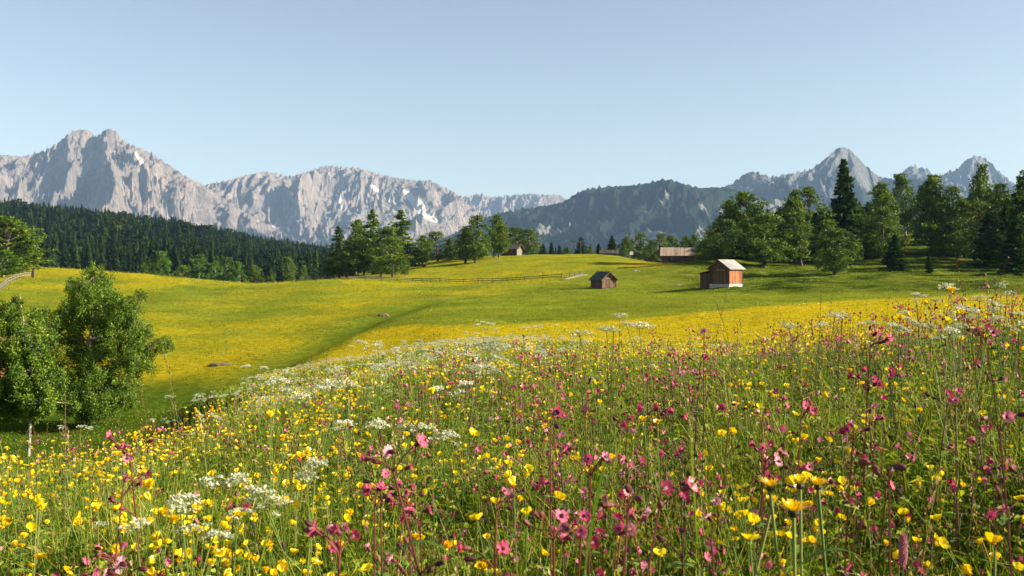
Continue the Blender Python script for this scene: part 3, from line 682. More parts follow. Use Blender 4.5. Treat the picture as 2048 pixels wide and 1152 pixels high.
# woodland filling the ridge behind the slope trees and valley woods beyond the crest
rs = R(12); n = 260; u = rs.uniform(1440, 2250, n); d = rs.uniform(290, 420, n); x = (u - 1024) / FPX * d; z = gz(x, d)
hh = rs.uniform(8, 13, n) * np.where((u > 1790) & (u < 1930), .6, 1.0)
V, F, m_, rn = scatter(LF, rs.randint(0, 6, n), np.stack([x, d, z - .3], 1), rs.rand(n) * 6.28, np.stack([hh * 1.4, hh * 1.4, hh], 1))
n2 = 2600; u2 = rs.uniform(640, 2500, n2); d2 = rs.uniform(700, 2600, n2); x2 = (u2 - 1024) / FPX * d2; z2 = gz(x2, d2); h2 = rs.uniform(12, 22, n2)
Vb, Fb, mb, rb = scatter(LF, rs.randint(0, 6, n2), np.stack([x2, d2, z2 - .3], 1), rs.rand(n2) * 6.28, np.stack([h2, h2, h2], 1))
wo = link('woodland', mesh_np('woodland', np.concatenate([V, Vb]), [np.concatenate([F, Fb + len(V)])], [M['forest']], attrs=dict(rnd=np.concatenate([rn, rb]))))
tag(wo, 'dark valley woodland showing in gaps behind the slope trees', 'woodland', kind='stuff')

# the birches in the hollow, close enough to show leaves
def near_tree(name, lab, u0, base_d, trunk, clumps, nleaf, ls, mleaf, mb, depth=.8, seed=1, r0=.085, stems=()):
    rs = R(seed); d = base_d; x0 = (u0 - 1024) / FPX * d; z0 = float(gz(x0, d)) - .08
    root = empty(name, (x0, d, z0), lab, 'tree'); org = np.array([x0, d, z0]); tk = T()
    pt = np.array([[0, 0, 0]] + [list(at(a, b, d) - org) for a, b in trunk]); pt[:, 1] = np.sin(np.arange(len(pt))) * .06
    tk.add(*tube(pt, np.linspace(r0, .012, len(pt)), 8)); P = []; tot = sum(c[2]**2 for c in clumps)
    for st in stems:
        p2 = np.array([[.2, .1, 0]] + [list(at(a, b, d) - org + [0, .3, 0]) for a, b in st]); tk.add(*tube(p2, np.linspace(r0 * .6, .01, len(p2)), 6))
    for (cu, cy, cr) in clumps:
        r = cr / FPX * d; c = at(cu, cy, d) - org; c[1] += rs.uniform(-depth, depth)
        k = max(2, np.argmin(np.abs(pt[:, 2] - (c[2] - r * .2)))); b0 = pt[k]
        tk.add(*tube([b0, b0 * .5 + c * .5 + [0, 0, r * .15], c + [0, 0, r * .3]], [.03, .018, .006], 5))
        ns = 46
        for j in range(ns):
            v = rs.randn(3); v /= np.linalg.norm(v); s0 = c + v * r * (.45 + .55 * rs.rand()) * [1, 1.1, 1]
            if j % 2 == 0: tk.add(*tube([c + v * r * .1, (c + s0) / 2, s0], [.008, .005, .0015], 3))
            q = int(nleaf * cr**2 / tot / ns); tl = rs.rand(q, 1)
            ln = r * rs.uniform(.12, .40); out = np.array([v[0], v[1], 0]) * ln * .35
            P.append(s0 + out * tl + np.array([0, 0, -1]) * ln * tl ** 1.2 + rs.randn(q, 3) * r * .10)
    P = np.concatenate(P); V, F = leaf_quads(P, ls, rs, .2, 1.25)
    rn = np.clip(np.repeat(.45 + .4 * fbm(P[:, 0] * 1.3 + P[:, 1], P[:, 2] * 1.3, 3, seed) + .22 * rs.randn(len(P)), 4), 0, 1)
    link('crown', mesh_np('crown', V, [F], [mleaf], attrs=dict(rnd=rn)), root)
    Vt, Ft, _ = tk.get(); link('trunk', mesh_np('trunk', Vt, [Ft], [mb], smooth=True), root)
    return root
near_tree('birch_tree', 'slender birch with white peeling trunk standing nearest the flower meadow', 57, 30,
    [(58,860),(60,800),(62,740),(56,680),(45,620),(40,590)],
    [(42,616,30),(60,655,38),(30,680,46),(80,700,36),(20,735,52),(75,745,48),(105,765,36),(45,775,52),(-10,770,50),(100,795,34),(75,805,34),(20,810,38),(-40,815,46),(-50,700,60),(118,820,16),(-30,640,40)],
    100000, .046, M['leafb'], M['birch'], .9, 5, .048)
near_tree('alder_tree', 'wide bushy tree with several stems behind the white-trunked birch', 166, 39,
    [(167,800),(172,740),(180,680),(185,620),(182,560)],
    [(u_ - 10, y_, r__) for u_, y_, r__ in [(180,560,36),(200,578,36),(165,590,44),(205,615,52),(150,632,46),(118,640,26),(225,650,52),(165,680,58),(120,695,40),(215,710,64),(262,655,32),(276,607,20),(282,590,13),(255,700,46),(295,670,26),(312,690,22),(300,725,30),(275,760,34),(235,770,48),(180,760,56),(135,750,46),(160,805,40),(205,815,40),(110,775,34),(318,665,12),(255,800,24)]],
    160000, .048, M['leafb'], M['bark'], 1.3, 8, .10, [[(200,790),(235,700),(262,640),(280,595)],[(240,790),(270,730),(310,680)]])
near_tree('bush', 'dark leafy bush crowded under the two trees in the hollow', 108, 44,
    [(108,800),(108,760)], [(100,800,34),(70,800,34),(140,810,30),(40,810,36),(0,800,44),(180,820,24)], 26000, .07, M['leafb'], M['bark'], 1.2, 9, .06)

# ------------------------------------------------------------------ huts and barns
def hut(name, label, u, d, L, W, Hw, Hr, rz, wallm, roofm, sidem=None, over=.35, plinth=0, door=False, leanto=None, sink=.25, zoff=0, group='wooden huts and barns', windows=()):
    """ridge along local X; gable ends at +-L/2; front gable is at -X... turned by rz"""
    x = (u - 1024) / FPX * d; z0 = float(gz(x, d)) + zoff
    o = empty(name, (x, d, z0), label, 'barn' if 'barn' in name else 'hut', group, rz)
    w = B(); z1 = plinth
    tk_ = .08
    # gable walls as thick pentagons, long walls butted between them
    for s in (-1, 1):
        xa, xb = s * L/2, s * (L/2 - tk_)
        P = [(xx, yy, zz) for xx in (xa, xb) for yy, zz in ((-W/2, z1), (W/2, z1), (W/2, Hw), (0, Hr - .06), (-W/2, Hw))]
        w.poly(P, [[0,1,2,3,4], [9,8,7,6,5], [0,5,6,1], [1,6,7,2], [2,7,8,3], [3,8,9,4], [4,9,5,0]])
    gw = w.make('gable_wall', wallm, o)
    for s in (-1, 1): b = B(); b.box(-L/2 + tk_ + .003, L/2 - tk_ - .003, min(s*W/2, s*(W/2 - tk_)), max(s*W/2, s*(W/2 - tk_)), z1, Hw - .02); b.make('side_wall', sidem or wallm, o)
    pb = B()
    for sx in (-1, 1):
        for sy in (-1, 1): pb = B(); pb.box(sx*L/2 - .06, sx*L/2 + .06, sy*W/2 - .06, sy*W/2 + .06, z1 - .01, Hw + .02); pb.make('corner_post', M['wood_brown'] if wallm is not M['wood_brown'] else M['wood_dark'], o)
    pb = B(); pb.box(-L/2 - .035, -L/2 - .003, -W/2 + .06, W/2 - .06, Hw - .07, Hw + .05); pb.make('tie_beam', M['wood_dark'], o); pb = B(); pb.box(L/2 + .003, L/2 + .035, -W/2 + .06, W/2 - .06, Hw - .07, Hw + .05)
    pb.make('tie_beam', M['wood_dark'], o)
    if plinth:
        q = B(); q.box(-L/2 - .03, L/2 + .03, -W/2 - .03, W/2 + .03, -.5, plinth - .004); q.make('plinth', M['plaster'], o)
    else:
        q = B(); q.box(-L/2 + .02, L/2 - .02, -W/2 + .02, W/2 - .02, -.6, -.01); q.make('foundation', M['wood_brown'], o)
    sl = (Hr - Hw) / (W / 2)
    for s in (-1, 1):
        r = B(); t = .07; y1 = s * (W/2 + over); ze = Hw - sl * over
        r.hexa([(-L/2-over, 0, Hr), (L/2+over, 0, Hr), (L/2+over, y1, ze), (-L/2-over, y1, ze), (-L/2-over, 0, Hr+t), (L/2+over, 0, Hr+t), (L/2+over, y1, ze+t), (-L/2-over, y1, ze+t)])
        ro = r.make('roof_panel', roofm, o)
    bb = B()
    for sx in (-1, 1):
        for s in (-1, 1): bb.bar((sx*(L/2+over+.02), 0, Hr - .02), (sx*(L/2+over+.02), s*(W/2+over), Hw - sl*over - .02), .035, .13)
    bb.make('barge_board', M['wood_brown'], o)
    for (side, c, zz0, ww, h_, kind) in windows:
        k = B(); fr = B()
        if side == 'g': k.box(-L/2 - .03, -L/2 - .004, c - ww/2, c + ww/2, zz0, zz0 + h_); fr.box(-L/2 - .05, -L/2 - .032, c - ww/2 - .06, c + ww/2 + .06, zz0 + h_, zz0 + h_ + .07)
        else: k.box(c - ww/2, c + ww/2, -W/2 - .03, -W/2 - .004, zz0, zz0 + h_); fr.box(c - ww/2 - .06, c + ww/2 + .06, -W/2 - .05, -W/2 - .032, zz0 + h_, zz0 + h_ + .07)
        kk = k.make('door' if kind == 'door' else 'window', M['wood_brown'] if kind == 'door' else M['glass'], o); fr.make('frame', M['pale'], kk)
    if leanto:
        lw, lh = leanto; q = B()
        q.box(-L/2 + .3, L/2 - .3, W/2 + .004, W/2 + lw, -.5, lh); q.make('lean_to', M['wood_dark'], o)
        r = B(); r.hexa([(-L/2+.15, W/2 + .01, lh+.45), (L/2-.15, W/2 + .01, lh+.45), (L/2-.15, W/2+lw+.2, lh+.0), (-L/2+.15, W/2+lw+.2, lh+.0),
                         (-L/2+.15, W/2+.01, lh+.51), (L/2-.15, W/2+.01, lh+.51), (L/2-.15, W/2+lw+.2, lh+.06), (-L/2+.15, W/2+lw+.2, lh+.06)])
        r.make('lean_to_roof', M['roof_brown'], o)
    return o
deg = math.radians
d1 = hit(1207, 575, 90, 260)
hut('hay_hut', 'small dark hut with green-black gable roof alone on the open meadow', 1207, d1, 3.6*d1/150, 2.3*d1/150, 1.35*d1/150, 2.35*d1/150, deg(90+22), M['wood_red'], M['roof_dark'], M['wood_dark'], .32, windows=[('g', .1, .05, .8, 1.3, 'door')])  # shade of the wall turned from the sun is put into darker side planks
d2 = hit(1450, 571, 90, 260); k2 = d2 / 150
hut('timber_barn', 'orange-brown plank barn with pale metal roof, white plinth and dark lean-to', 1452, d2, 3.7*k2, 3.3*k2, 2.6*k2, 3.75*k2, deg(47), M['wood_brown'], M['metal_roof'], M['wood_orange'], .36, .16, zoff=.05, leanto=(1.9*k2, 1.7*k2), windows=[('g', -.2, .55, 1.0, 1.5, 'door')])  # gable planks darker than the sunlit side wall: its shade is in the colour
hut('shingle_barn', 'long low barn with weathered shingle roof half behind the slope', 1357, 236, 7.4, 4.6, 1.8, 3.45, deg(-11), M['wood_red'], M['shake'], M['wood_brown'], .5, zoff=.1, windows=[('s', -1.5, .6, .7, .6, 'window')])
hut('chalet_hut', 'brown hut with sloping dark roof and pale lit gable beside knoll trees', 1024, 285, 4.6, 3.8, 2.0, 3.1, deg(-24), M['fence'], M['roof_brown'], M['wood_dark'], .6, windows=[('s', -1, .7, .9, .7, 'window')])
hut('low_barn', 'low dark barn crouched on the hilltop below the broad spruce', 1218, 296, 4.8, 3.2, .9, 1.75, deg(-8), M['wood_dark'], M['roof_brown'], M['wood_dark'], .4, zoff=-.2)
hut('edge_cabin', 'red-brown wooden cabin half hidden behind birches at the photo edge', -44, 48, 4.0, 2.5, 3.9, 5.5, deg(119), M['wood_orange'], M['roof_brown'], M['wood_red'], .16, zoff=.0)

# ------------------------------------------------------------------ fences, pylon, board, posts
def fence(name, label, pts, rails, h, m, step, thick=.09):
    """posts and rails following the ground through world points"""
    P = np.array(pts, float); seg = np.r_[0, np.cumsum(np.hypot(*np.diff(P, axis=0).T))]; n = max(2, int(seg[-1] / step))
    s = np.linspace(0, seg[-1], n + 1); X = np.interp(s, seg, P[:, 0]); Y = np.interp(s, seg, P[:, 1]); Z = gz(X, Y)
    o = empty(name, (X[0], Y[0], Z[0]), label, 'fence'); org = np.array([X[0], Y[0], Z[0]])
    Q = np.stack([X, Y, Z], 1) - org
    for q in Q:
        b = B(); b.box(-thick/2, thick/2, -thick/2, thick/2, -.2, h + .06); b.make('post', m, o, tuple(q))
    for k, rh in enumerate(rails):
        b = B()
        for q0, q1 in zip(Q[:-1], Q[1:]): b.bar(q0 + [0, -thick * .62, rh], q1 + [0, -thick * .62, rh], .05, .11)
        b.make('rail', m, o)
    return o
def gp(u, y, a, b): d = hit(u, y, a, b); return ((u - 1024) / FPX * d, d)
fl = [gp(-40, 606, 60, 200), gp(0, 582, 70, 200), gp(14, 570, 70, 200), gp(30, 561, 70, 200), gp(44, 557, 80, 200), gp(63, 555, 80, 200)]
fence('rail_fence', 'weathered pale two-rail wooden fence curving uphill to an end post', fl, (.45, .85), 1.0, M['fence'], 2.2)
b = B(); b.box(-.14, .14, -.14, .14, -.2, 1.45); b.box(-.3, .3, -.2, .2, 1.45, 1.55)
pz = fl[-1]; tag(b.make('end_post', M['fence_dark'], None, (pz[0] + .3, pz[1], float(gz(pz[0] + .3, pz[1])))), 'thick dark post with a cap ending the pale rail fence', 'post')
fd = [gp(u_, y_, 130, 260) for u_, y_ in [(612,561),(680,560),(760,561),(830,564),(900,566),(960,565),(1020,564),(1080,560),(1130,556),(1160,552)]]
fence('pasture_fence', 'long dark low pasture fence crossing the foot of the knoll', fd, (.35, .7), .8, M['fence_dark'], 3.2, .10)
# pale fallen rails lying near the end of the dark fence
p0, p1 = gp(1126, 561, 120, 260), gp(1168, 551, 120, 260)
b = B(); q0 = Vector((p0[0], p0[1], float(gz(*p0)) + .2)); q1 = Vector((p1[0], p1[1], float(gz(*p1)) + .3))
b.bar(q0 * 0, q1 - q0, .08, .09); b.bar(Vector((.4, .6, .02)), (q1 - q0) + Vector((.7, .3, -.1)), .12, .12)
tag(b.make('rail_pile', M['fence'], None, tuple(q0)), 'pale loose rails lying in the grass at the dark fence end', 'rails')
# lift pylon on the crest
dx = 300; x0 = (1155 - 1024) / FPX * dx; z0 = float(gz(x0, dx)); o = empty('lift_pylon', (x0, dx, z0), 'dark two-legged ski lift pylon with crossarm on the hill crest', 'pylon')
for px in (-1.15, 1.0):
    b = B(); b.bar((px, 0, -.3), (px, 0, 4.0), .26, .26); b.make('leg', M['steel'], o)
b = B(); b.bar((-2.0, 0, 3.75), (1.7, 0, 3.75), .3, .34); b.make('crossarm', M['steel'], o)
b = B()
for px in (-1.75, -1.1, .95): b.bar((px - .35, 0, 4.05), (px + .35, 0, 4.05), .2, .28); b.bar((px, 0, 3.9), (px, 0, 4.05), .12, .12)
b.make('pulley', M['steel'], o)
dx = 300; x0 = (1263 - 1024) / FPX * dx; z0 = float(gz(x0, dx)); o = empty('notice_board', (x0, dx, z0), 'small blank white board on posts below the crest trees', 'board')
b = B(); b.box(-.5, .5, -.05, .05, 1.3, 2.3); b.make('panel', M['white'], o)
for s in (-.4, .4): b = B(); b.box(s - .04, s + .04, .06, .14, -.2, 2.2); b.make('post', M['fence_dark'], o)
g1 = gp(1989, 572, 100, 220); o = empty('marker_post', (g1[0], g1[1], float(gz(*g1))), 'thin marker post with small pale head by the mown green patch', 'post')
b = B(); b.box(-.05, .05, -.05, .05, -.2, 1.1); b.make('post', M['fence_dark'], o); b = B(); b.box(-.1, .1, -.09, .09, 1.1, 1.3); b.make('head', M['pale'], o)
# rocks on the slope, brown earth heap in the meadow
def rock(u_, y_, r, label, m, fl_=.5, a=60, b_=260, seed=1):
    g_ = gp(u_, y_, a, b_); rs = R(seed); t = T(); n = 12; k = 7
    V = []; F = []
    for i in range(k + 1):
        for j in range(n):
            ph, th = math.pi * i / k, 2 * math.pi * j / n; v = np.array([math.sin(ph) * math.cos(th), math.sin(ph) * math.sin(th), math.cos(ph)])
            q = 1 + .35 * float(gnoise(np.array([v[0] * 1.5 + seed + v[2]]), np.array([v[1] * 1.5 + v[2] * 2]), seed)[()][0] if True else 0)
            V.append(v * q * [r * 1.5, r, r * fl_])
    for i in range(k):
        for j in range(n): F.append((i*n+j, (i+1)*n+j, (i+1)*n+(j+1) % n, i*n+(j+1) % n))
    o = link('rock' if m is not M['earth'] else 'earth_heap', mesh_np('rock', np.array(V), [np.array(F)], [m]), None, (g_[0], g_[1], float(gz(*g_)) + r * fl_ * .25))
    tag(o, label, 'rock' if m is not M['earth'] else 'heap')
M['earth'] = plain('earth', (.13,.085,.05), .95, .5, 9); M['stone'] = plain('stone', (.26,.25,.21), .95, .3, 6)
rock(1270, 543, .28, 'pale boulder in the grass up the slope beyond the dark hut', M['stone'], .6, 120, 240, 2)
rock(1277, 543, .22, 'smaller pale boulder touching its bigger neighbour on the slope', M['stone'], .6, 120, 240, 3)
rock(1356, 571, .3, 'flat pale boulder in the grass below the lean-to barn', M['stone'], .4, 100, 240, 4)
rock(440, 731, .5, 'low brown earth heap in the yellow buttercup meadow', M['earth'], .28, 40, 120, 5)
rock(768, 633, .45, 'dark little earth heap beside the grassy drainage furrow', M['earth'], .6, 60, 160, 6)

# ------------------------------------------------------------------ flower meadow
def petal(L, W, up, notch=0, curl=0., n=3):
    """one petal from the origin along +X, rising with angle up"""
    V = [(0, 0, 0)]; t = [.45, .8, 1.0][:n]; wd = [.8, 1.0, .55][:n]
    for a, b in zip(t, wd):
        r = L * a; el = up + curl * a; xx, zz = r * math.cos(el), r * math.sin(el); c = L * .10
        V += [(xx - (0), -W/2*b, zz + c*b), (xx - (notch*L if a == 1.0 else 0), 0, zz), (xx, W/2*b, zz + c*b)]
    F = [(0, 1, 2), (0, 2, 3)]
    for i in range(n - 1):
        a = 1 + 3*i; F += [(a, a+3, a+4), (a, a+4, a+1), (a+1, a+4, a+5), (a+1, a+5, a+2)]
    return np.array(V, float), F
def corolla(n, L, W, up, rs, notch=0, curl=0, m=0, core=None, cr=.25):
    t = T()
    for i in range(n):
        V, F = petal(L * rs.uniform(.88, 1.1), W * rs.uniform(.9, 1.1), up + rs.randn() * .12, notch, curl); t.add(V @ rotm(0, 0, i * 2 * math.pi / n + rs.randn() * .08).T, F, m)
    if core is not None:
        r = L * cr; k = np.arange(7) * 2 * math.pi / 7; z = .35 * r
        V = np.concatenate([[[0, 0, r * .9 + z * .3]], np.stack([r*np.cos(k), r*np.sin(k), 0*k + z * .6], 1), np.stack([r*.5*np.cos(k), r*.5*np.sin(k), 0*k], 1)])
        F = [(0, 1 + i, 1 + (i+1) % 7) for i in range(7)] + [(1+i, 8+i, 1+(i+1) % 7) for i in range(7)] + [(8+i, 8+(i+1) % 7, 1+(i+1) % 7) for i in range(7)]
        t.add(V, F, core)
    return t
def ovoid(L, r, m, seg=6, tip=.55):
    th = np.arange(seg) * 2 * math.pi / seg; V = [(0, 0, 0)]
    prof_ = [(.25, .75), (.55, 1.0), (.82, .8)]
    for a, b in prof_: V += [(b*r*math.cos(q), b*r*math.sin(q), a*L) for q in th]
    V.append((0, 0, L)); F = [(0, 1+(i+1) % seg, 1+i) for i in range(seg)]
    for k in range(2):
        a = 1 + k*seg
        for i in range(seg): j = (i+1) % seg; F += [(a+i, a+j, a+seg+j), (a+i, a+seg+j, a+seg+i)]
    a = 1 + 2*seg; F += [(a+i, a+(i+1) % seg, len(V)-1) for i in range(seg)]
    t = T(); t.add(np.array(V), F, m); return t
def blade_leaf(base, dirv, L, W, droop, m, tri=4):
    dirv = np.array(dirv, float); dirv /= np.linalg.norm(dirv); side = np.cross(dirv, [0, 0, 1]); side /= np.linalg.norm(side) + 1e-9
    V = []
    for i in range(tri + 1):
        a = i / tri; c = np.array(base) + dirv * L * a + np.array([0, 0, -1]) * droop * L * a * a; w = W * math.sin(math.pi * min(.97, a * .86 + .12)) / 2
        V += [c - side * w, c + side * w]
    F = []
    for i in range(tri): q = 2*i; F += [(q, q+1, q+3), (q, q+3, q+2)]
    return np.array(V), F
# material slots of every plant mesh: 0 stem, 1 petals, 2 core / calyx, 3 leaf
def stem_pts(h, rs, bend=.06, x=0, y=0):
    b = rs.randn(2) * bend * h; t = np.linspace(0, 1, 6)
    return np.stack([x + b[0]*t**2, y + b[1]*t**2, h*t], 1)
def buttercup(rs, h, nf, lod=0, size=1.0):
    t = T(); main = stem_pts(h * .97, rs); n = 4 if not lod else 3
    t.add(*tube(main, [.0016,.0015,.0013,.0012,.0011,.0010], n), 0)
    heads = [(main[-1], np.array([rs.randn()*.35, rs.randn()*.35, 1]))]
    for i in range(nf - 1):
        k = rs.randint(2, 4); th = rs.rand() * 6.28; hl = h * rs.uniform(.8, 1.02) - main[k][2]
        e = main[k] + np.array([math.cos(th) * hl * .32, math.sin(th) * hl * .32, hl])
        t.add(*tube([main[k], main[k] * .45 + e * .55 + [0, 0, -hl*.04], e], [.0012, .001, .0009], n), 0)
        heads.append((e, np.array([math.cos(th)*.5 + rs.randn()*.3, math.sin(th)*.5 + rs.randn()*.3, 1])))
    for e, dv in heads:
        t.head += 1; c = corolla(5, .0155 * size * rs.uniform(.75, 1.2), .0165 * size, rs.choice([.35, .5, .7, .95]), rs, 0, .35, 1, 2, .32)
        t.merge(c, align(dv), e)
    for i in range(3 if not lod else 1):
        z = h * rs.uniform(.15, .6); th = rs.rand() * 6.28
        for k in (-.5, 0, .5):
            V, F = blade_leaf(main[0] * (1 - z/h) + main[-1] * z/h, [math.cos(th + k), math.sin(th + k), .7], .05 * rs.uniform(.7, 1.3), .010, .4, 3, 3); t.add(V, F, 3)
    return t
def campion(rs, h, nf, lod=0, size=1.0, buds=3, fat=1.0):
    t = T(); main = stem_pts(h * .93, rs, .05); n = 5 if not lod else 3
    t.add(*tube(main, np.array([.0026,.0024,.0022,.0019,.0017,.0015]) * (.6 + .4 * fat), n), 0)
    for i in range(nf + buds):
        t.head += 1; top = i < 2; k = 5 if top or rs.rand() < .5 else 4; th = rs.rand() * 6.28; L = rs.uniform(.018, .055)
        e = main[k] + np.array([math.cos(th) * L * .8, math.sin(th) * L * .8, L * rs.uniform(.3, 1.0)])
        if i == 0: e = main[5] + [.004, 0, .03]
        t.add(*tube([main[k], (main[k] + e) / 2 + [0, 0, .004], e], [.0013, .0012, .0011], n), 0)
        dv = np.array([math.cos(th) * .9, math.sin(th) * .9, rs.uniform(-.1, .9)]); Md = align(dv)
        cal = ovoid((.015 + .005 * (fat > 1)) * size * rs.uniform(.8, 1.1), .0046 * size, 2, 6 if not lod else 4); t.merge(cal, Md, e)
        if i < nf:
            c = corolla(5, .0125 * size * rs.uniform(.8, 1.15), .0115 * size, rs.uniform(0, .5), rs, .30, .1, 1, None); dn = dv / np.linalg.norm(dv)
            t.merge(c, Md, e + dn * .014 * size)
    for z in (.3, .55, .78):
        th = rs.rand() * 3.14; b0 = main[0] * (1 - z) + main[-1] * z
        for s in (0, math.pi):
            V, F = blade_leaf(b0, [math.cos(th + s), math.sin(th + s), .5], .05 * (1.3 - z), .016, .5, 3, 3); t.add(V, F, 3)
    return t
def umbel(rs, h, lod=0, heads=3, size=1.0):
    size0 = size; t = T(); main = stem_pts(h * .8, rs, .06); n = 5 if not lod else 3
    t.add(*tube(main, [.0030,.0028,.0025,.0021,.0018,.0016], n), 0)
    for i in range(heads):
        t.head += 1; size = size0 * rs.uniform(.6, 1.05); th = rs.rand() * 6.28; k = 5 if i == 0 else rs.randint(3, 6); L = h - main[k][2]; L *= rs.uniform(.85, 1.05)
        e = main[k] + np.array([math.cos(th) * L * (.12 if i == 0 else .45), math.sin(th) * L * (.12 if i == 0 else .45), L])
        t.add(*tube([main[k], main[k] * .4 + e * .6, e], [.0017, .0013, .0012], n), 0)
        nr = rs.randint(8, 13) if lod < 2 else 6; ph0 = rs.rand() * 6.28; Rr = .034 * size * rs.uniform(.8, 1.25)
        for j in range(nr):
            a = ph0 + j * 2.4; rr = Rr * math.sqrt((j + .6) / nr); q = e + np.array([rr * math.cos(a), rr * math.sin(a), .022 * size + .004 * rs.randn() - rr * rr / Rr * .35])
            if lod == 0: t.add(*tube([e, q - [0, 0, .003]], [.0006, .0005], 3), 0)
            nfl = (14 if lod == 0 else 7) if lod < 2 else 3; fs = (.0030 if lod == 0 else .0045) * size if lod < 2 else .009
            P = q + rs.randn(nfl, 3) * [.0055 * size, .0055 * size, .0022 * size]
            V = []; F = []
            for p_ in P:
                aa = rs.rand() * 6.28; c, s = math.cos(aa) * fs, math.sin(aa) * fs; tz = rs.randn(2) * fs * .5; k0 = len(V)
                V += [p_ + [c, s, tz[0]], p_ + [-s, c, tz[1]], p_ + [-c, -s, -tz[0]], p_ + [s, -c, -tz[1]], p_ + [0, 0, -fs * .9]]
                F += [(k0, k0+1, k0+2), (k0, k0+2, k0+3), (k0, k0+4, k0+1), (k0+2, k0+4, k0+3)]
            t.add(np.array(V), F, 1)
    for i in range(4 if not lod else 2):
        z = rs.uniform(.2, .75); th = rs.rand() * 6.28; b0 = main[0] * (1 - z) + main[-1] * z
        for k in np.linspace(-.6, .6, 5):
            V, F = blade_leaf(b0 + np.array([math.cos(th), math.sin(th), .4]) * .02, [math.cos(th+k), math.sin(th+k), .4], .06 * (1.2 - abs(k)), .006, .4, 3, 2); t.add(V, F, 3)
    return t
def hawkbit(rs, h, size=1.0, closed=0., lean=(0, 0)):
    t = T(); pts = stem_pts(h, rs, .02); tt = np.linspace(0, 1, 6); pts[:, 0] += lean[0] * tt**2; pts[:, 1] += lean[1] * tt**2
    t.add(*tube(pts, [.0028,.0026,.0024,.0022,.0024,.0030], 6), 0); e = pts[-1]
    t.merge(ovoid(.016 * size, .0085 * size, 2, 8), None, e - [0, 0, .002])
    for ring, (nn, L, up) in enumerate([(22, .021, .35), (20, .018, .75), (16, .014, 1.1), (12, .010, 1.35)]):
        for i in range(nn):
            a = i * 2 * math.pi / nn + ring * .3 + rs.randn() * .08; el = up + closed * (1.35 - up) + rs.randn() * .12; l = L * size * rs.uniform(.8, 1.1)
            w = .0021 * size; dv = np.array([math.cos(a) * math.cos(el), math.sin(a) * math.cos(el), math.sin(el)]); s = np.array([-math.sin(a), math.cos(a), 0]) * w
            o = e + np.array([math.cos(a), math.sin(a), 0]) * .004 * size + [0, 0, .010 * size]
            t.add(np.array([o - s*.5, o + s*.5, o + dv*l*.6 + s, o + dv*l*.6 - s, o + dv*l + s*.6, o + dv*l - s*.6]), [(0,1,2),(0,2,3),(3,2,4),(3,4,5)], 1)
    return t
def bistort(rs, h):
    t = T(); pts = stem_pts(h, rs, .02); t.add(*tube(pts, .002, 5), 0); e = pts[-1]
    for i in range(150):
        z = i / 150 * .058; r = .0085 * math.sin(math.pi * (.12 + .8 * i / 150)) ** .6; a = i * 2.4
        c = corolla(4, .0042, .0035, .5, rs, 0, 0, 1); t.merge(c, align((math.cos(a), math.sin(a), .35)), e + [r * math.cos(a) * .7, r * math.sin(a) * .7, z - .01])
    return t
def seedhead(rs, h, kind=0, lod=0):
    """flowering grass (0), sorrel spike (1), plantain head (2)"""
    t = T(); lean = rs.randn(2) * .12 * h; tt = np.linspace(0, 1, 7); pts = np.stack([lean[0]*tt**2.2, lean[1]*tt**2.2, h*tt - .04*h*tt**3], 1)
    t.add(*tube(pts, np.linspace(.0014, .0006, 7), 3), 0)
    if kind == 2: t.merge(ovoid(.022, .0045, 2, 5), align(pts[-1] - pts[-2]), pts[-1])
    else:
        n = (34 if kind == 0 else 46) if not lod else 16; s0 = .74 if kind == 0 else .62
        f = s0 + (1 - s0) * rs.rand(n); c = np.stack([np.interp(f, tt, pts[:, k]) for k in range(3)], 1)
        sp = (.006 if kind == 0 else .007) * (1.25 - (f - s0) / (1 - s0))[:, None]
        c = c + rs.randn(n, 3) * sp * [1, 1, .5]
        up = (pts[-1] - pts[-2]); up /= np.linalg.norm(up); L = .010 if kind == 0 else .006; L *= 1.5 if lod else 1
        o1 = rs.randn(n, 3) * .25 + up; o1 /= np.linalg.norm(o1, axis=1)[:, None]; o2 = np.cross(o1, rs.randn(n, 3)); o2 /= np.linalg.norm(o2, axis=1)[:, None]
        w = .0022 * (1.5 if lod else 1) * (1 if kind == 0 else 1.3)
        V = np.stack([c, c + o1*L*.5 + o2*w, c + o1*L, c + o1*L*.5 - o2*w], 1).reshape(-1, 3); k = np.arange(n)[:, None] * 4
        t.add(V, np.concatenate([k + [0,1,2], k + [0,2,3]]), 1)
    V, F = blade_leaf(pts[2], [rs.randn(), rs.randn(), 1.5], .16 * rs.uniform(.6, 1.3), .005, .5, 3, 4); t.add(V, F, 3)
    return t
SLOT = dict(buttercup=['stemg', 'petaly', 'coreY', 'blade'], campion=['stemr', 'petalp', 'calyx', 'stemg'], umbel=['stemg', 'petalw', 'petalw', 'stemg'],
            hawkbit=['stemg', 'petaly', 'dark', 'blade'], bistort=['stemg', 'petalb', 'petalb', 'blade'], bold_campion=['stemh', 'petalp', 'calyx', 'stemg'], grass_stalk=['stemg', 'seed', 'dark', 'blade'], sorrel_stalk=['stemr', 'seed', 'dark', 'blade'])
PARTS = dict(bold_campion=[('stem', [0, 3]), ('flower', [1]), ('calyx', [2])], buttercup=[('stem', [0, 3]), ('flower', [1, 2])], campion=[('stem', [0, 3]), ('flower', [1]), ('calyx', [2])], umbel=[('stem', [0, 3]), ('flower_head', [1, 2])],
             hawkbit=[('stem', [0, 3]), ('flower', [1]), ('calyx', [2])], bistort=[('stem', [0, 3]), ('flower_spike', [1, 2])], grass_stalk=[('stalk', [0, 3]), ('seed_head', [1, 2])], sorrel_stalk=[('stalk', [0, 3]), ('seed_head', [1, 2])])
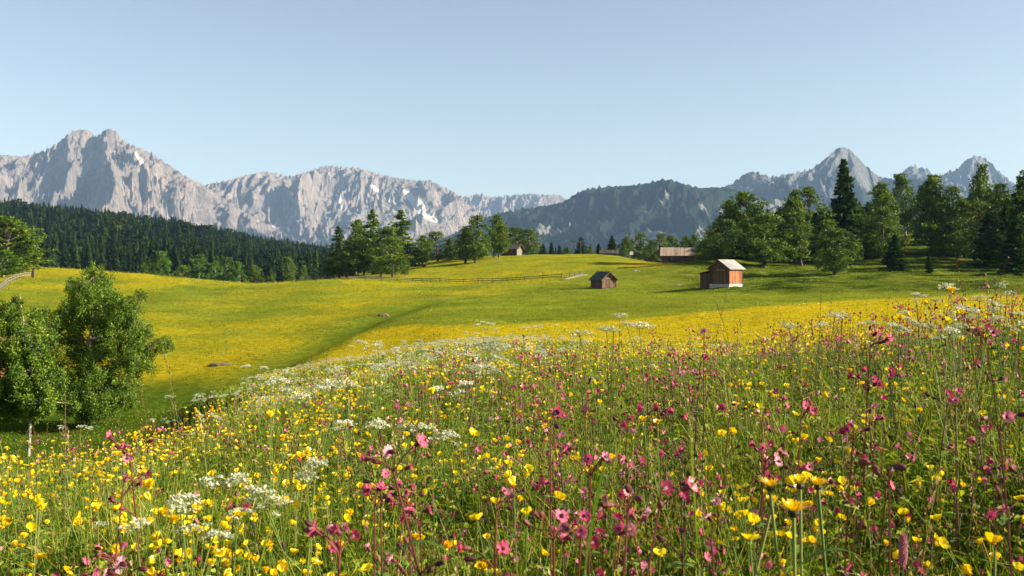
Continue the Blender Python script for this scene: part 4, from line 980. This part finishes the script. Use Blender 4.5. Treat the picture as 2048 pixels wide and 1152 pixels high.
NAMES = dict(bold_campion='red_campion', buttercup='buttercup', campion='red_campion', umbel='cow_parsley', hawkbit='hawkbit', bistort='bistort', grass_stalk='grass_stalk', sorrel_stalk='sorrel')
def plant(kind, tpl, loc, label, cat, group=None, rz=0, parts=True, seed=0):
    mats = [M[s] for s in SLOT[kind]]; rs = R(seed + 5); name = NAMES[kind]
    if not parts:
        V, F, m_ = tpl.get(); o = link(name, mesh_np(name, V, [F], mats, m_, dict(rnd=np.full(len(V), rs.rand()))), None, loc); return tag(o, label, cat, group)
    o = empty(name, loc, label, cat, group, rz)
    for pn, V, F, m_ in tpl.split(PARTS[kind]):
        link(pn, mesh_np(pn, V, [F], mats, m_, dict(rnd=np.clip(np.full(len(V), rs.rand()) + rs.randn(len(V)) * .06, 0, 1))), o)
    return o

# grass blades: one mass, thinning with distance
def blades(n, dmin, dmax, h0, h1, w, rs, tx=.92, powd=2.0, seg=3):
    d = (rs.uniform(dmin**powd, dmax**powd, n)) ** (1 / powd); x = rs.uniform(-tx, tx, n) * d; keep = np.ones(n, bool)
    z = gz(x, d); clump = fbm(x / .5, d / .5, 3, 14); h = rs.uniform(h0, h1, n) * (1 + .35 * clump)
    hollow = sstep(10, 14, d) * (x / d < (430 - 1024) / FPX)                    # mown grass in the hollow stays short
    h = h * np.where(hollow > .3, .25, 1)
    th = rs.rand(n) * 6.283; ph = rs.rand(n) * 6.283; bend = h * np.abs(rs.randn(n)) * .5; lean = h[:, None] * rs.randn(n, 2) * .22
    t = np.linspace(0, 1, seg + 1); c = np.stack([x[:, None] + lean[:, :1] * t + (np.cos(ph) * bend)[:, None] * t**2, d[:, None] + lean[:, 1:] * t + (np.sin(ph) * bend)[:, None] * t**2, (z - .02)[:, None] + h[:, None] * (t - .12 * t**3 * (bend / h)[:, None] * 2)], -1)
    s = np.stack([np.cos(th), np.sin(th), 0 * th], 1)[:, None] * (w * rs.uniform(.6, 1.4, n))[:, None, None] * (1 - .9 * t**2)[None, :, None] / 2
    V = np.stack([c - s, c + s], 2).reshape(n, -1, 3); k = np.arange(n)[:, None] * (2 * (seg + 1)); F = []
    for i in range(seg): q = 2 * i; F += [k + [q, q+1, q+3], k + [q, q+3, q+2]]
    straw = rs.rand(n); r = np.clip(.45 + .28 * clump + .26 * rs.randn(n), 0, .88); r = np.where(straw > .93, rs.uniform(.88, 1, n), r)
    return V.reshape(-1, 3), np.concatenate(F), np.repeat(r, 2 * (seg + 1))
rs = R(21); parts_ = [blades(112000, 1.05, 4.2, .18, .48, .0048, rs), blades(140000, 4.0, 9.5, .18, .46, .0055, rs), blades(125000, 9.2, 22, .16, .42, .011, rs), blades(84000, 20, 48, .12, .30, .03, rs, seg=2)]
def shards(n, dmin, dmax, L, w, rs, tx=.92):
    d = np.sqrt(rs.uniform(dmin**2, dmax**2, n)); x = rs.uniform(-tx, tx, n) * d; z = gz(x, d) + rs.uniform(0, .36, n) ** 1.0 * np.where((d > 11) & (x / d < -.3), .2, 1)
    a = rs.randn(n, 3); a[:, 2] = np.abs(a[:, 2]) * .7; a /= np.linalg.norm(a, axis=1)[:, None]; b = np.cross(a, rs.randn(n, 3)); b /= np.linalg.norm(b, axis=1)[:, None]
    l = (L * rs.uniform(.5, 1.5, n))[:, None]; ww = (w * rs.uniform(.5, 1.5, n))[:, None]; P = np.stack([x, d, z], 1)
    V = np.stack([P, P + a*l*.5 + b*ww, P + a*l - [0, 0, .25] * l, P + a*l*.5 - b*ww], 1).reshape(-1, 3); k = np.arange(n)[:, None] * 4
    return V, np.concatenate([k + [0,1,2], k + [0,2,3]]), np.repeat(np.clip(.45 + .25 * rs.randn(n), 0, .9), 4)
parts_[2:2] = [shards(126000, 1.1, 4.2, .055, .0055, rs), shards(112000, 4, 10, .055, .006, rs)]
for nm, (a, b) in (('grass', (0, 4)), ('meadow_grass', (4, 6))):
    Vs = []; Fs = []; Rn = []; n = 0
    for V, F, r in parts_[a:b]: Vs.append(V); Fs.append(F + n); Rn.append(r); n += len(V)
    o = link(nm, mesh_np(nm, np.concatenate(Vs), [np.concatenate(Fs)], [M['blade']], attrs=dict(rnd=np.concatenate(Rn))))
    tag(o, 'tall green and straw grass blades growing between the near wildflowers' if nm == 'grass' else 'finer meadow grass falling away behind the near wildflowers', 'grass', kind='stuff')

def gridv(A, x, d):
    iu = np.clip(((1024 + x / d * FPX - UU[0]) / 8).astype(int), 0, len(UU) - 1); j = np.clip(np.searchsorted(LD, np.log(d)), 0, len(LD) - 1); return A[iu, j]
rs = R(88); n = 260000; d = np.sqrt(rs.uniform(45**2, 210**2, n)); x = rs.uniform(-.62, .62, n) * d; tf_ = fbm(x / 3.5, d / 3.5, 3, 66); lu_ = gridv(lush, x, d)
k = (rs.rand(n) < .45 + .9 * tf_) & (lu_ < .5); x, d = x[k], d[k]; n = len(x); z = gz(x, d); th = rs.rand(n) * 6.28; h = rs.uniform(.04, .11, n); w_ = .018 + .00018 * d
P = np.stack([x, d, z - .02], 1); s_ = np.stack([np.cos(th), np.sin(th), 0*th], 1) * (w_ * rs.uniform(.5, 1.5, n))[:, None]; ln = rs.randn(n, 3) * .08
V = np.stack([P - s_, P + s_, P + [0, 0, 1] * h[:, None] + ln], 1).reshape(-1, 3); yy_ = gridv(yel, x, d); 
r1 = np.clip(.42 + .22 * rs.randn(n) + .2 * fbm(x / 8, d / 8, 2, 67), .34, .86)
tag(link('pasture_grass', mesh_np('pasture_grass', V, [np.arange(3 * n).reshape(-1, 3)], [M['blade']], attrs=dict(rnd=np.repeat(r1, 3)))), 'short tufted pasture grass over the rolling fields around the huts', 'grass', kind='stuff')
n = 420000; d = np.sqrt(rs.uniform(38**2, 215**2, n)); x = rs.uniform(-.62, .62, n) * d; yy_ = gridv(yel, x, d); k = rs.rand(n) < 1.0 * yy_ ** 1.3 * np.where(gridv(leftside, x, d) > .5, .35, 1) * np.clip(.55 + 1.0 * fbm(x / 4, d / 5, 4, 68), .05, 1); x, d = x[k], d[k]; n = len(x)
z = gz(x, d) + rs.uniform(.12, .34, n); a = rs.randn(n, 3); a /= np.linalg.norm(a, axis=1)[:, None]; b_ = np.cross(a, rs.randn(n, 3)); b_ /= np.linalg.norm(b_, axis=1)[:, None]; q_ = (.010 + .00009 * d)[:, None]; P = np.stack([x, d, z], 1)
V = np.stack([P - a*q_, P + b_*q_, P + a*q_, P - b_*q_], 1).reshape(-1, 3); kk = np.arange(n)[:, None] * 4
tag(link('buttercup_field', mesh_np('buttercup_field', V, [np.concatenate([kk + [0,1,2], kk + [0,2,3]])], [M['petaly']], attrs=dict(rnd=np.repeat(rs.rand(n), 4)))), 'countless distant buttercups turning the hollow and hillside yellow', 'flowers', kind='stuff')
# flowers: world positions with density following the photograph's drifts
def drift(n, dmin, dmax, rs, dens, tx=.84, powd=1.6):
    d = (rs.uniform(dmin**powd, dmax**powd, n * 4)) ** (1 / powd); x = rs.uniform(-tx, tx, n * 4) * d
    u = 1024 + x / d * FPX; p_ = dens(u, d, x); k = np.nonzero(rs.rand(n * 4) < p_)[0][:n]; return x[k], d[k], u[k]
def clus(x, d, s, seed): return np.clip(.5 + 1.1 * fbm(x / s, d / s, 3, seed), 0, 1.2)
SPEC = [
 # kind, count, dmin, dmax, density, label pieces
 ('buttercup', 7800, 1.8, 14, lambda u, d, x: (.34 + .66 * sstep(1200, 300, u)) * (.12 + .88 * np.clip(clus(x, d, .5, 41), 0, 1) ** 1.8) * sstep(14, 8, d) * (.42 + .58 * sstep(3.6, 2.4, d))),
 ('campion', 2100, 2.0, 11, lambda u, d, x: (.16 + .84 * sstep(500, 1000, u)) * (1 + .8 * sstep(3.2, 2.2, d)) * np.clip(clus(x, d, .6, 43), 0, 1) ** 2.2 * sstep(11, 7, d)),
 ('umbel', 400, 2.6, 14, lambda u, d, x: np.clip(np.where(d < 4.2, sstep(1000, 500, u) * .10, .10) + .9 * sstep(5.5, 8, d) * sstep(300, 520, u) * sstep(1250, 1050, u) + .9 * sstep(1500, 1900, u) * sstep(4.0, 5.2, d) * sstep(8.5, 7.2, d), 0, 1) * np.clip(clus(x, d, .8, 47) ** 2, 0, 1)),
 ('grass_stalk', 980, 2.0, 10, lambda u, d, x: (.6 + 0 * u) * sstep(10, 6, d)),
 ('sorrel_stalk', 900, 2.0, 9, lambda u, d, x: (.25 + .75 * sstep(500, 1300, u)) * clus(x, d, .9, 53)),
]
GROUPS = dict(buttercup='buttercups in the flower meadow', campion='red campions in the flower meadow', umbel='white cow parsley in the flower meadow', grass_stalk='grass seed heads in the flower meadow', sorrel_stalk='sorrel spikes in the flower meadow')
VAR = {}
rs = R(31)
VAR['buttercup'] = [(buttercup(rs, .46 + .05 * (i % 3), 1 + i % 4), buttercup(rs, .46 + .05 * (i % 3), 1 + i % 4, 1), 'glossy yellow buttercup plant carrying %s open cups on thin branching stem' % ['one', 'two', 'three', 'four'][i % 4] if i % 4 else 'glossy yellow buttercup plant carrying one open cup on thin stem') for i in range(8)]
VAR['campion'] = [(campion(rs, .48 + .05 * (i % 3), 1 + i % 4, 0, .90, 2 + i % 3), campion(rs, .48 + .05 * (i % 3), 1 + i % 4, 1, .88, 2), 'pink campion with %s notched blooms and burgundy calyces on reddish stem' % ['single', 'two', 'three', 'four'][i % 4]) for i in range(8)]
VAR['umbel'] = [(umbel(rs, .56 + .06 * (i % 3), 0, 2 + i % 3), umbel(rs, .56 + .06 * (i % 3), 1, 2 + i % 3), 'white lacy cow parsley with %s flat flower heads on green stem' % ['two', 'three', 'four'][i % 3]) for i in range(6)]
VAR['grass_stalk'] = [(seedhead(rs, .55 + .06 * (i % 3), 0 if i % 3 else 2), seedhead(rs, .55 + .06 * (i % 3), 0 if i % 3 else 2, 1), ['slender plantain stalk with one dark oval head', 'arching grass stalk with straw-coloured seed head', 'upright grass stalk with straw-coloured seed head'][i % 3]) for i in range(6)]
VAR['sorrel_stalk'] = [(seedhead(rs, .50 + .07 * (i % 3), 1), seedhead(rs, .50 + .07 * (i % 3), 1, 1), 'reddish-brown sorrel spike with tiny crowded seeds on red stem') for i in range(4)]
CAT = dict(buttercup='flower', campion='flower', umbel='flower', grass_stalk='grass stalk', sorrel_stalk='plant')
for ki, (kind, n, a, b, dens) in enumerate(SPEC):
    rs = R(60 + ki); x, d, u = drift(n, a, b, rs, dens); z = gz(x, d); nv = len(VAR[kind]); wv = rs.randint(0, nv, len(x))
    s = rs.uniform(.66, 1.18, len(x)); rz = rs.rand(len(x)) * 6.28
    py = YH - (z + .45) / d * FPX; inv = (np.abs(u - 1024) < 1040) & (py < 1180)
    order = np.argsort(d); single = [k for k in order if inv[k]][:{'buttercup': 300, 'campion': 280, 'umbel': 200, 'grass_stalk': 130, 'sorrel_stalk': 110}[kind]]
    mats = [M[q] for q in SLOT[kind]]; whole = {}; protos = {}
    for j, k in enumerate(single):
        lb = VAR[kind][wv[k]][2]; loc = (x[k], d[k], z[k] - .01); sc3 = (s[k],) * 3
        if j < 32 and kind in ('buttercup', 'campion', 'umbel'):
            if wv[k] not in protos:
                o = protos[wv[k]] = plant(kind, VAR[kind][wv[k]][0], loc, lb, CAT[kind], GROUPS[kind], rz[k], True, k); o.scale = sc3
            else: copy_tree(protos[wv[k]], loc, rz[k], sc3)
        else:
            if wv[k] not in whole:
                V, F, m_ = VAR[kind][wv[k]][0].get(); whole[wv[k]] = mesh_np(NAMES[kind], V, [F], mats, m_, dict(rnd=np.full(len(V), (wv[k] + .5) / nv)))
            o = link(NAMES[kind], whole[wv[k]], None, loc); o.scale = sc3; o.rotation_euler = (0, 0, rz[k]); tag(o, lb, CAT[kind], GROUPS[kind])
    rest = np.setdiff1d(np.arange(len(x)), single)
    V, F, m_, rn = scatter([v[1] for v in VAR[kind]], wv[rest], np.stack([x, d, z - .01], 1)[rest], rz[rest], s[rest])
    o = link(NAMES[kind] + 's', mesh_np(NAMES[kind] + 's', V, [F], mats, m_, dict(rnd=rn)))
    tag(o, 'scattered %s farther off in the meadow, too many to count' % {'buttercup': 'small yellow buttercups', 'campion': 'pink campions', 'umbel': 'white cow parsley', 'grass_stalk': 'straw seed heads', 'sorrel_stalk': 'reddish sorrel spikes'}[kind], CAT[kind] if kind != 'grass_stalk' else 'grass', kind='stuff')
# drifts of tiny white and yellow flower heads on the near slope beyond
rs = R(77); um = [umbel(rs, .5, 2, 4) for _ in range(4)]; bc = [buttercup(rs, .4, 3, 1, 1.6) for _ in range(4)]
n = 2200; x, d, u = drift(n, 8, 42, rs, lambda u, d, x: np.clip(sstep(380, 560, u) * sstep(1150, 950, u) * (.1 + .9 * clus(x, d, 2.0, 49) ** 1.5) + .05, 0, 1) * np.where((u < 480) & (d > 10), 0, 1), .62, 1.5)
V, F, m_, rn = scatter(um, rs.randint(0, 4, len(x)), np.stack([x, d, gz(x, d) - .01], 1), rs.rand(len(x)) * 6.28, rs.uniform(.55, .9, len(x)))
tag(link('white_flowers', mesh_np('white_flowers', V, [F], [M[q] for q in SLOT['umbel']], m_, dict(rnd=rn))), 'haze of tiny white flower heads drifting down the near slope', 'flowers', kind='stuff')
n = 3600; x, d, u = drift(n, 10, 40, rs, lambda u, d, x: (.2 + .8 * clus(x, d, 3, 59)) * np.where((u < 520) & (d > 10), 0, 1), .62, 1.5)
V, F, m_, rn = scatter(bc, rs.randint(0, 4, len(x)), np.stack([x, d, gz(x, d) - .01], 1), rs.rand(len(x)) * 6.28, rs.uniform(.7, 1.0, len(x)))
tag(link('yellow_flowers', mesh_np('yellow_flowers', V, [F], [M[q] for q in SLOT['buttercup']], m_, dict(rnd=rn))), 'faint sprinkle of yellow buttercups over the near slope beyond the tall flowers', 'flowers', kind='stuff')

# the plants that stand out closest to the lens
def hero(kind, u_, y_, d_, fn, label, cat, group=None):
    p_ = at(u_, y_, d_); z0 = float(gz(p_[0], p_[1])); t = fn(p_[2] - z0); V, F, m_ = t.get()
    top_ = V[m_.size and F[np.isin(m_, [1, 2])].ravel()].mean(0)
    return plant(kind, t, (p_[0] - top_[0], p_[1] - top_[1], z0 - (top_[2] - (p_[2] - z0))), label, cat, group, seed=int(u_))
r_ = R(5)
for u_, y_, d_, sz, cl, lb in [(1587,1015,1.50,1.05,.0,'largest fully open yellow hawkbit with dark green base'), (1600,962,1.75,.9,.55,'half-closed yellow hawkbit just above the largest one'),
                               (1636,965,1.80,.9,.2,'yellow hawkbit with fringed rim beside the half-closed one'), (1540,968,1.75,.85,.3,'small yellow hawkbit on a curved green stem'), (1543,1002,1.85,.8,.8,'yellow hawkbit bud nearly closed between taller hawkbits')]:
    hero('hawkbit', u_, y_, d_, lambda h, sz=sz, cl=cl: hawkbit(r_, h, sz, cl, (.03 * r_.randn(), .02)), lb, 'flower', 'yellow hawkbits close to the camera')
hero('bistort', 1806, 1098, 2.0, lambda h: bistort(r_, h - .02), 'dense pink cylindrical bistort spike standing low in the grass', 'flower')
for u_, y_, d_, nf, bd, sz, lb in [(1333,1010,1.45,2,2,1.15,'large pale pink campion bloom turned sideways with fat dark calyx'), (800,985,1.55,3,6,1.0,'tall red-stemmed campion with pink side blooms and many brown buds'),
        (655,1115,1.6,4,4,1.0,'cluster of deep pink campion blooms on dark arching stalks at the bottom'), (966,1130,1.5,2,2,1.0,'single low pink campion bloom facing the camera at the bottom'),
        (1180,975,2.0,4,4,1.0,'group of magenta campion blooms with dark calyces beside yellow cups'), (242,935,2.3,5,4,1.15,'upright stack of crimson and pink campion blooms above yellow buttercups'),
        (1765,935,1.7,0,4,1.5,'brown-red campion stalk with swollen unopened buds'), (1750,720,3.0,5,6,1.3,'tall dark campion with purple blooms rising over the meadow'),
        (1115,1095,1.55,1,7,1.05,'thick group of reddish-green campion buds at the bottom'), (1255,1040,1.6,0,4,1.3,'slender brown campion stalk with two long buds'),
        (1690,890,2.2,4,2,.9,'column of light pink campion blooms one above another'), (1610,855,2.4,4,3,1.0,'bright pink campion pair beside a dark stalk'),
        (1115,832,2.4,1,1,1.5,'round magenta campion bloom facing the camera in mid meadow'), (1970,690,3.2,4,6,1.3,'tall dark campion rising near the photo edge'),
        (2030,890,1.9,3,2,1.1,'magenta campion blooms at the photo edge'), (240,1135,1.9,2,1,1.2,'bright magenta campion bloom low at the bottom')]:
    hero('bold_campion', u_, y_, d_, lambda h, nf=nf, bd=bd, sz=sz: campion(r_, h, nf, 0, sz * 1.0, bd, 1.5), lb, 'flower', 'pink campions close to the camera')
for u_, y_, d_, nf, sz, lb in [(988,1000,1.9,2,1.15,'big shining buttercup cup lit brightly in lower middle'), (1075,1050,1.9,4,1.1,'buttercup with a row of broad shining cups beside pink blooms'),
        (1150,918,2.3,1,1.1,'single globe-shaped buttercup on straight pale stem'), (905,824,2.7,2,1.3,'pair of buttercups shining above brown stalks in mid meadow'),
        (1500,1075,1.6,1,1.1,'drooping orange-yellow buttercup left of the hawkbits'), (1505,1040,1.7,1,1.0,'orange-yellow round buttercup bud above the drooping one'),
        (1860,605,3.0,2,1.2,'buttercup standing against the yellow field behind'), (1800,635,3.2,1,1.2,'lone buttercup silhouetted against the yellow field'),
        (1890,622,3.1,3,1.1,'buttercup with several cups above the white parsley'), (570,870,2.7,2,1.3,'pair of large buttercups with open cups in mid meadow'),
        (268,1032,2.2,3,1.2,'cluster of glowing buttercups beneath the crimson campion'), (395,1085,2.0,4,1.2,'buttercup cluster with four broad cups near the bottom'),
        (330,1010,2.1,3,1.2,'buttercup cluster between two white umbels'), (1960,1110,1.8,2,1.2,'buttercup pair low near the photo edge')]:
    hero('buttercup', u_, y_, d_, lambda h, nf=nf, sz=sz: buttercup(r_, h, nf, 0, sz), lb, 'flower', 'buttercups close to the camera')
for u_, y_, d_, L, dv, W, dr, lb in [(740,1150,1.45,.34,(.75,.1,1.0),.012,1.15,'broad dark grass leaf arching over at the bottom'), (1398,1140,1.5,.30,(-.06,0,1),.011,.05,'broad upright blade of grass behind the pale campion'),
        (1170,1140,1.6,.26,(.15,.1,1),.009,.3,'upright grass leaf between bud clusters'), (1590,1140,1.5,.22,(.9,.1,.9),.010,.9,'grass leaf bending low under the hawkbits'),
        (1990,1100,1.7,.45,(-.62,.2,1),.007,.3,'long slanting pale grass leaf near the photo edge'), (830,1150,1.5,.2,(-.6,.1,.8),.010,.9,'short drooping grass leaf beside the red-stemmed campion')]:
    p_ = at(u_, y_, d_); z0 = float(gz(p_[0], p_[1])); t = T(); V, F = blade_leaf((0, 0, p_[2] - z0), dv, L, W, dr, 3, 10); t.add(V, F, 3); t.add(*tube([(0, 0, 0), (0, 0, p_[2] - z0)], .002, 4), 0)
    Vv, Ff, mm = t.get(); o = link('grass_leaf', mesh_np('grass_leaf', Vv, [Ff], [M['stemg'], M['stemg'], M['stemg'], M['blade']], mm, dict(rnd=np.full(len(Vv), .22 + .05 * (u_ % 5)))), None, (p_[0], p_[1], z0)); tag(o, lb, 'grass leaf')
for i, (u_, y_, d_, kd) in enumerate([(1435,665,4.2,1),(1450,660,4.4,1),(1660,650,4.0,0),(1640,660,4.0,1),(1740,655,3.6,2),(1935,640,3.0,1),(1972,655,2.8,1),(2020,640,2.9,0),(1560,672,4.4,0),(870,700,6.0,0),(712,880,2.6,1),(245,820,4.2,0),
        (236,850,3.6,2),(340,760,3.6,0),(290,830,3.8,1),(130,905,2.6,1),(480,800,3.8,2),(560,790,4.0,1),(640,880,2.6,0),(1180,760,3.0,2),(1370,900,1.9,1),(1840,745,2.6,0),(1700,1000,1.7,0),(1480,760,3.0,1),(1100,740,3.4,2),(790,900,2.6,0)]):
    hero('sorrel_stalk' if kd == 1 else 'grass_stalk', u_, y_, d_, lambda h, kd=kd: seedhead(r_, h * (1.04 if kd == 2 else 1.13), kd), ['tall bent grass stalk with tan seed head overtopping its neighbours', 'tall brown-red sorrel spike overtopping its neighbours', 'tall plantain stalk with dark head overtopping its neighbours'][kd], CAT['sorrel_stalk' if kd == 1 else 'grass_stalk'], 'tall stalks overtopping the meadow')
for u_, y_, d_, hd, sz, lb in [(455,960,2.2,2,1.0,'dense white umbel beside a broader flat one'), (575,962,2.2,4,1.15,'broadest flat white umbel cluster in lower meadow'), (370,1020,2.0,3,1.0,'white umbel trio above the buttercup cluster'),
        (515,1015,2.1,2,1.0,'white umbel pair below the broadest cluster'), (365,1060,2.0,2,1.0,'low white umbel among buttercups'), (570,775,3.6,4,1.2,'high white umbel cluster over the sloping meadow'),
        (665,770,4.0,3,1.2,'white umbel pair right of the high cluster'), (840,860,3.0,5,1.2,'wide patch of white umbels in the middle meadow'), (730,850,3.1,3,1.1,'white umbels left of the wide middle patch'),
        (905,775,3.6,3,1.2,'rounded white umbels behind brown seed heads'), (980,690,6.0,5,1.5,'topmost white umbels catching light at the slope edge'), (1200,660,3.3,3,.9,'spidery open white umbel standing tall over the slope'),
        (1265,648,3.4,2,.9,'second spidery umbel leaning on its dark stem'), (1240,630,3.8,1,.8,'small high umbel beside the spidery ones'), (1720,628,3.4,3,.95,'fine white umbel against the yellow field'),
        (1610,650,3.6,2,.9,'low fine white umbel before the yellow field'), (1985,592,3.1,4,1.1,'tallest white umbel cluster near the photo edge'), (2000,632,3.1,4,1.1,'thick white umbel below the tallest cluster'),
        (1895,655,3.6,5,1.1,'white umbels massed beneath the standing buttercups'), (1820,655,3.8,4,1.0,'white umbels left of the massed ones'), (2040,580,3.2,2,1.0,'white umbel at the extreme photo edge'), (960,735,5.0,5,1.3,'full white umbels below the slope edge')]:
    hero('umbel', u_, y_, d_, lambda h, hd=hd, sz=sz: umbel(r_, h, 0, hd, sz), lb, 'flower', 'white umbels standing out of the meadow')

rh = R(909)
for i, (cu, cy, sp, n_) in enumerate([(800,1010,45,5),(850,1060,50,4),(1130,1080,55,6),(1185,985,30,3),(1430,1110,35,3),(660,1120,45,3),(1250,1090,30,2),(1560,890,50,4),(1770,790,45,4),(1450,740,60,5),(1940,860,50,3),(245,990,25,2)]):
    for j in range(max(1, n_ - 2)):
        u_, y_ = cu + sp * rh.randn(), cy + sp * .6 * rh.randn(); d_ = float(np.interp(y_, [700, 900, 1100], [3.6, 2.4, 1.75])) * rh.uniform(.92, 1.08)
        hero('bold_campion', u_, min(y_, 1130), d_, lambda h: campion(r_, h, rh.randint(2, 6), 0, rh.uniform(.75, 1.05), rh.randint(2, 5), 1.2), 'campion with crimson-pink blooms and brown-red buds crowded into a dense near patch', 'flower', 'campions crowded in dense near patches')
# ------------------------------------------------------------------ air
m = bpy.data.materials.new('air'); m.use_nodes = True; nt = m.node_tree; nt.nodes.clear()
pv = nt.nodes.new('ShaderNodeVolumePrincipled'); ot = nt.nodes.new('ShaderNodeOutputMaterial')
pv.inputs['Color'].default_value = (.40, .63, 1.0, 1); pv.inputs['Density'].default_value = 4.2e-5; pv.inputs['Anisotropy'].default_value = 0.0
nt.links.new(pv.outputs[0], ot.inputs['Volume'])
b = B(); b.box(-21500, 21500, -60, 12800, -95, 1240); hz = b.make('haze', m); tag(hz, 'pale blue air veiling the distant mountains', 'haze', kind='stuff')
print('objects', len(sc.objects), 'tris', sum(len(me.polygons) for me in bpy.data.meshes))
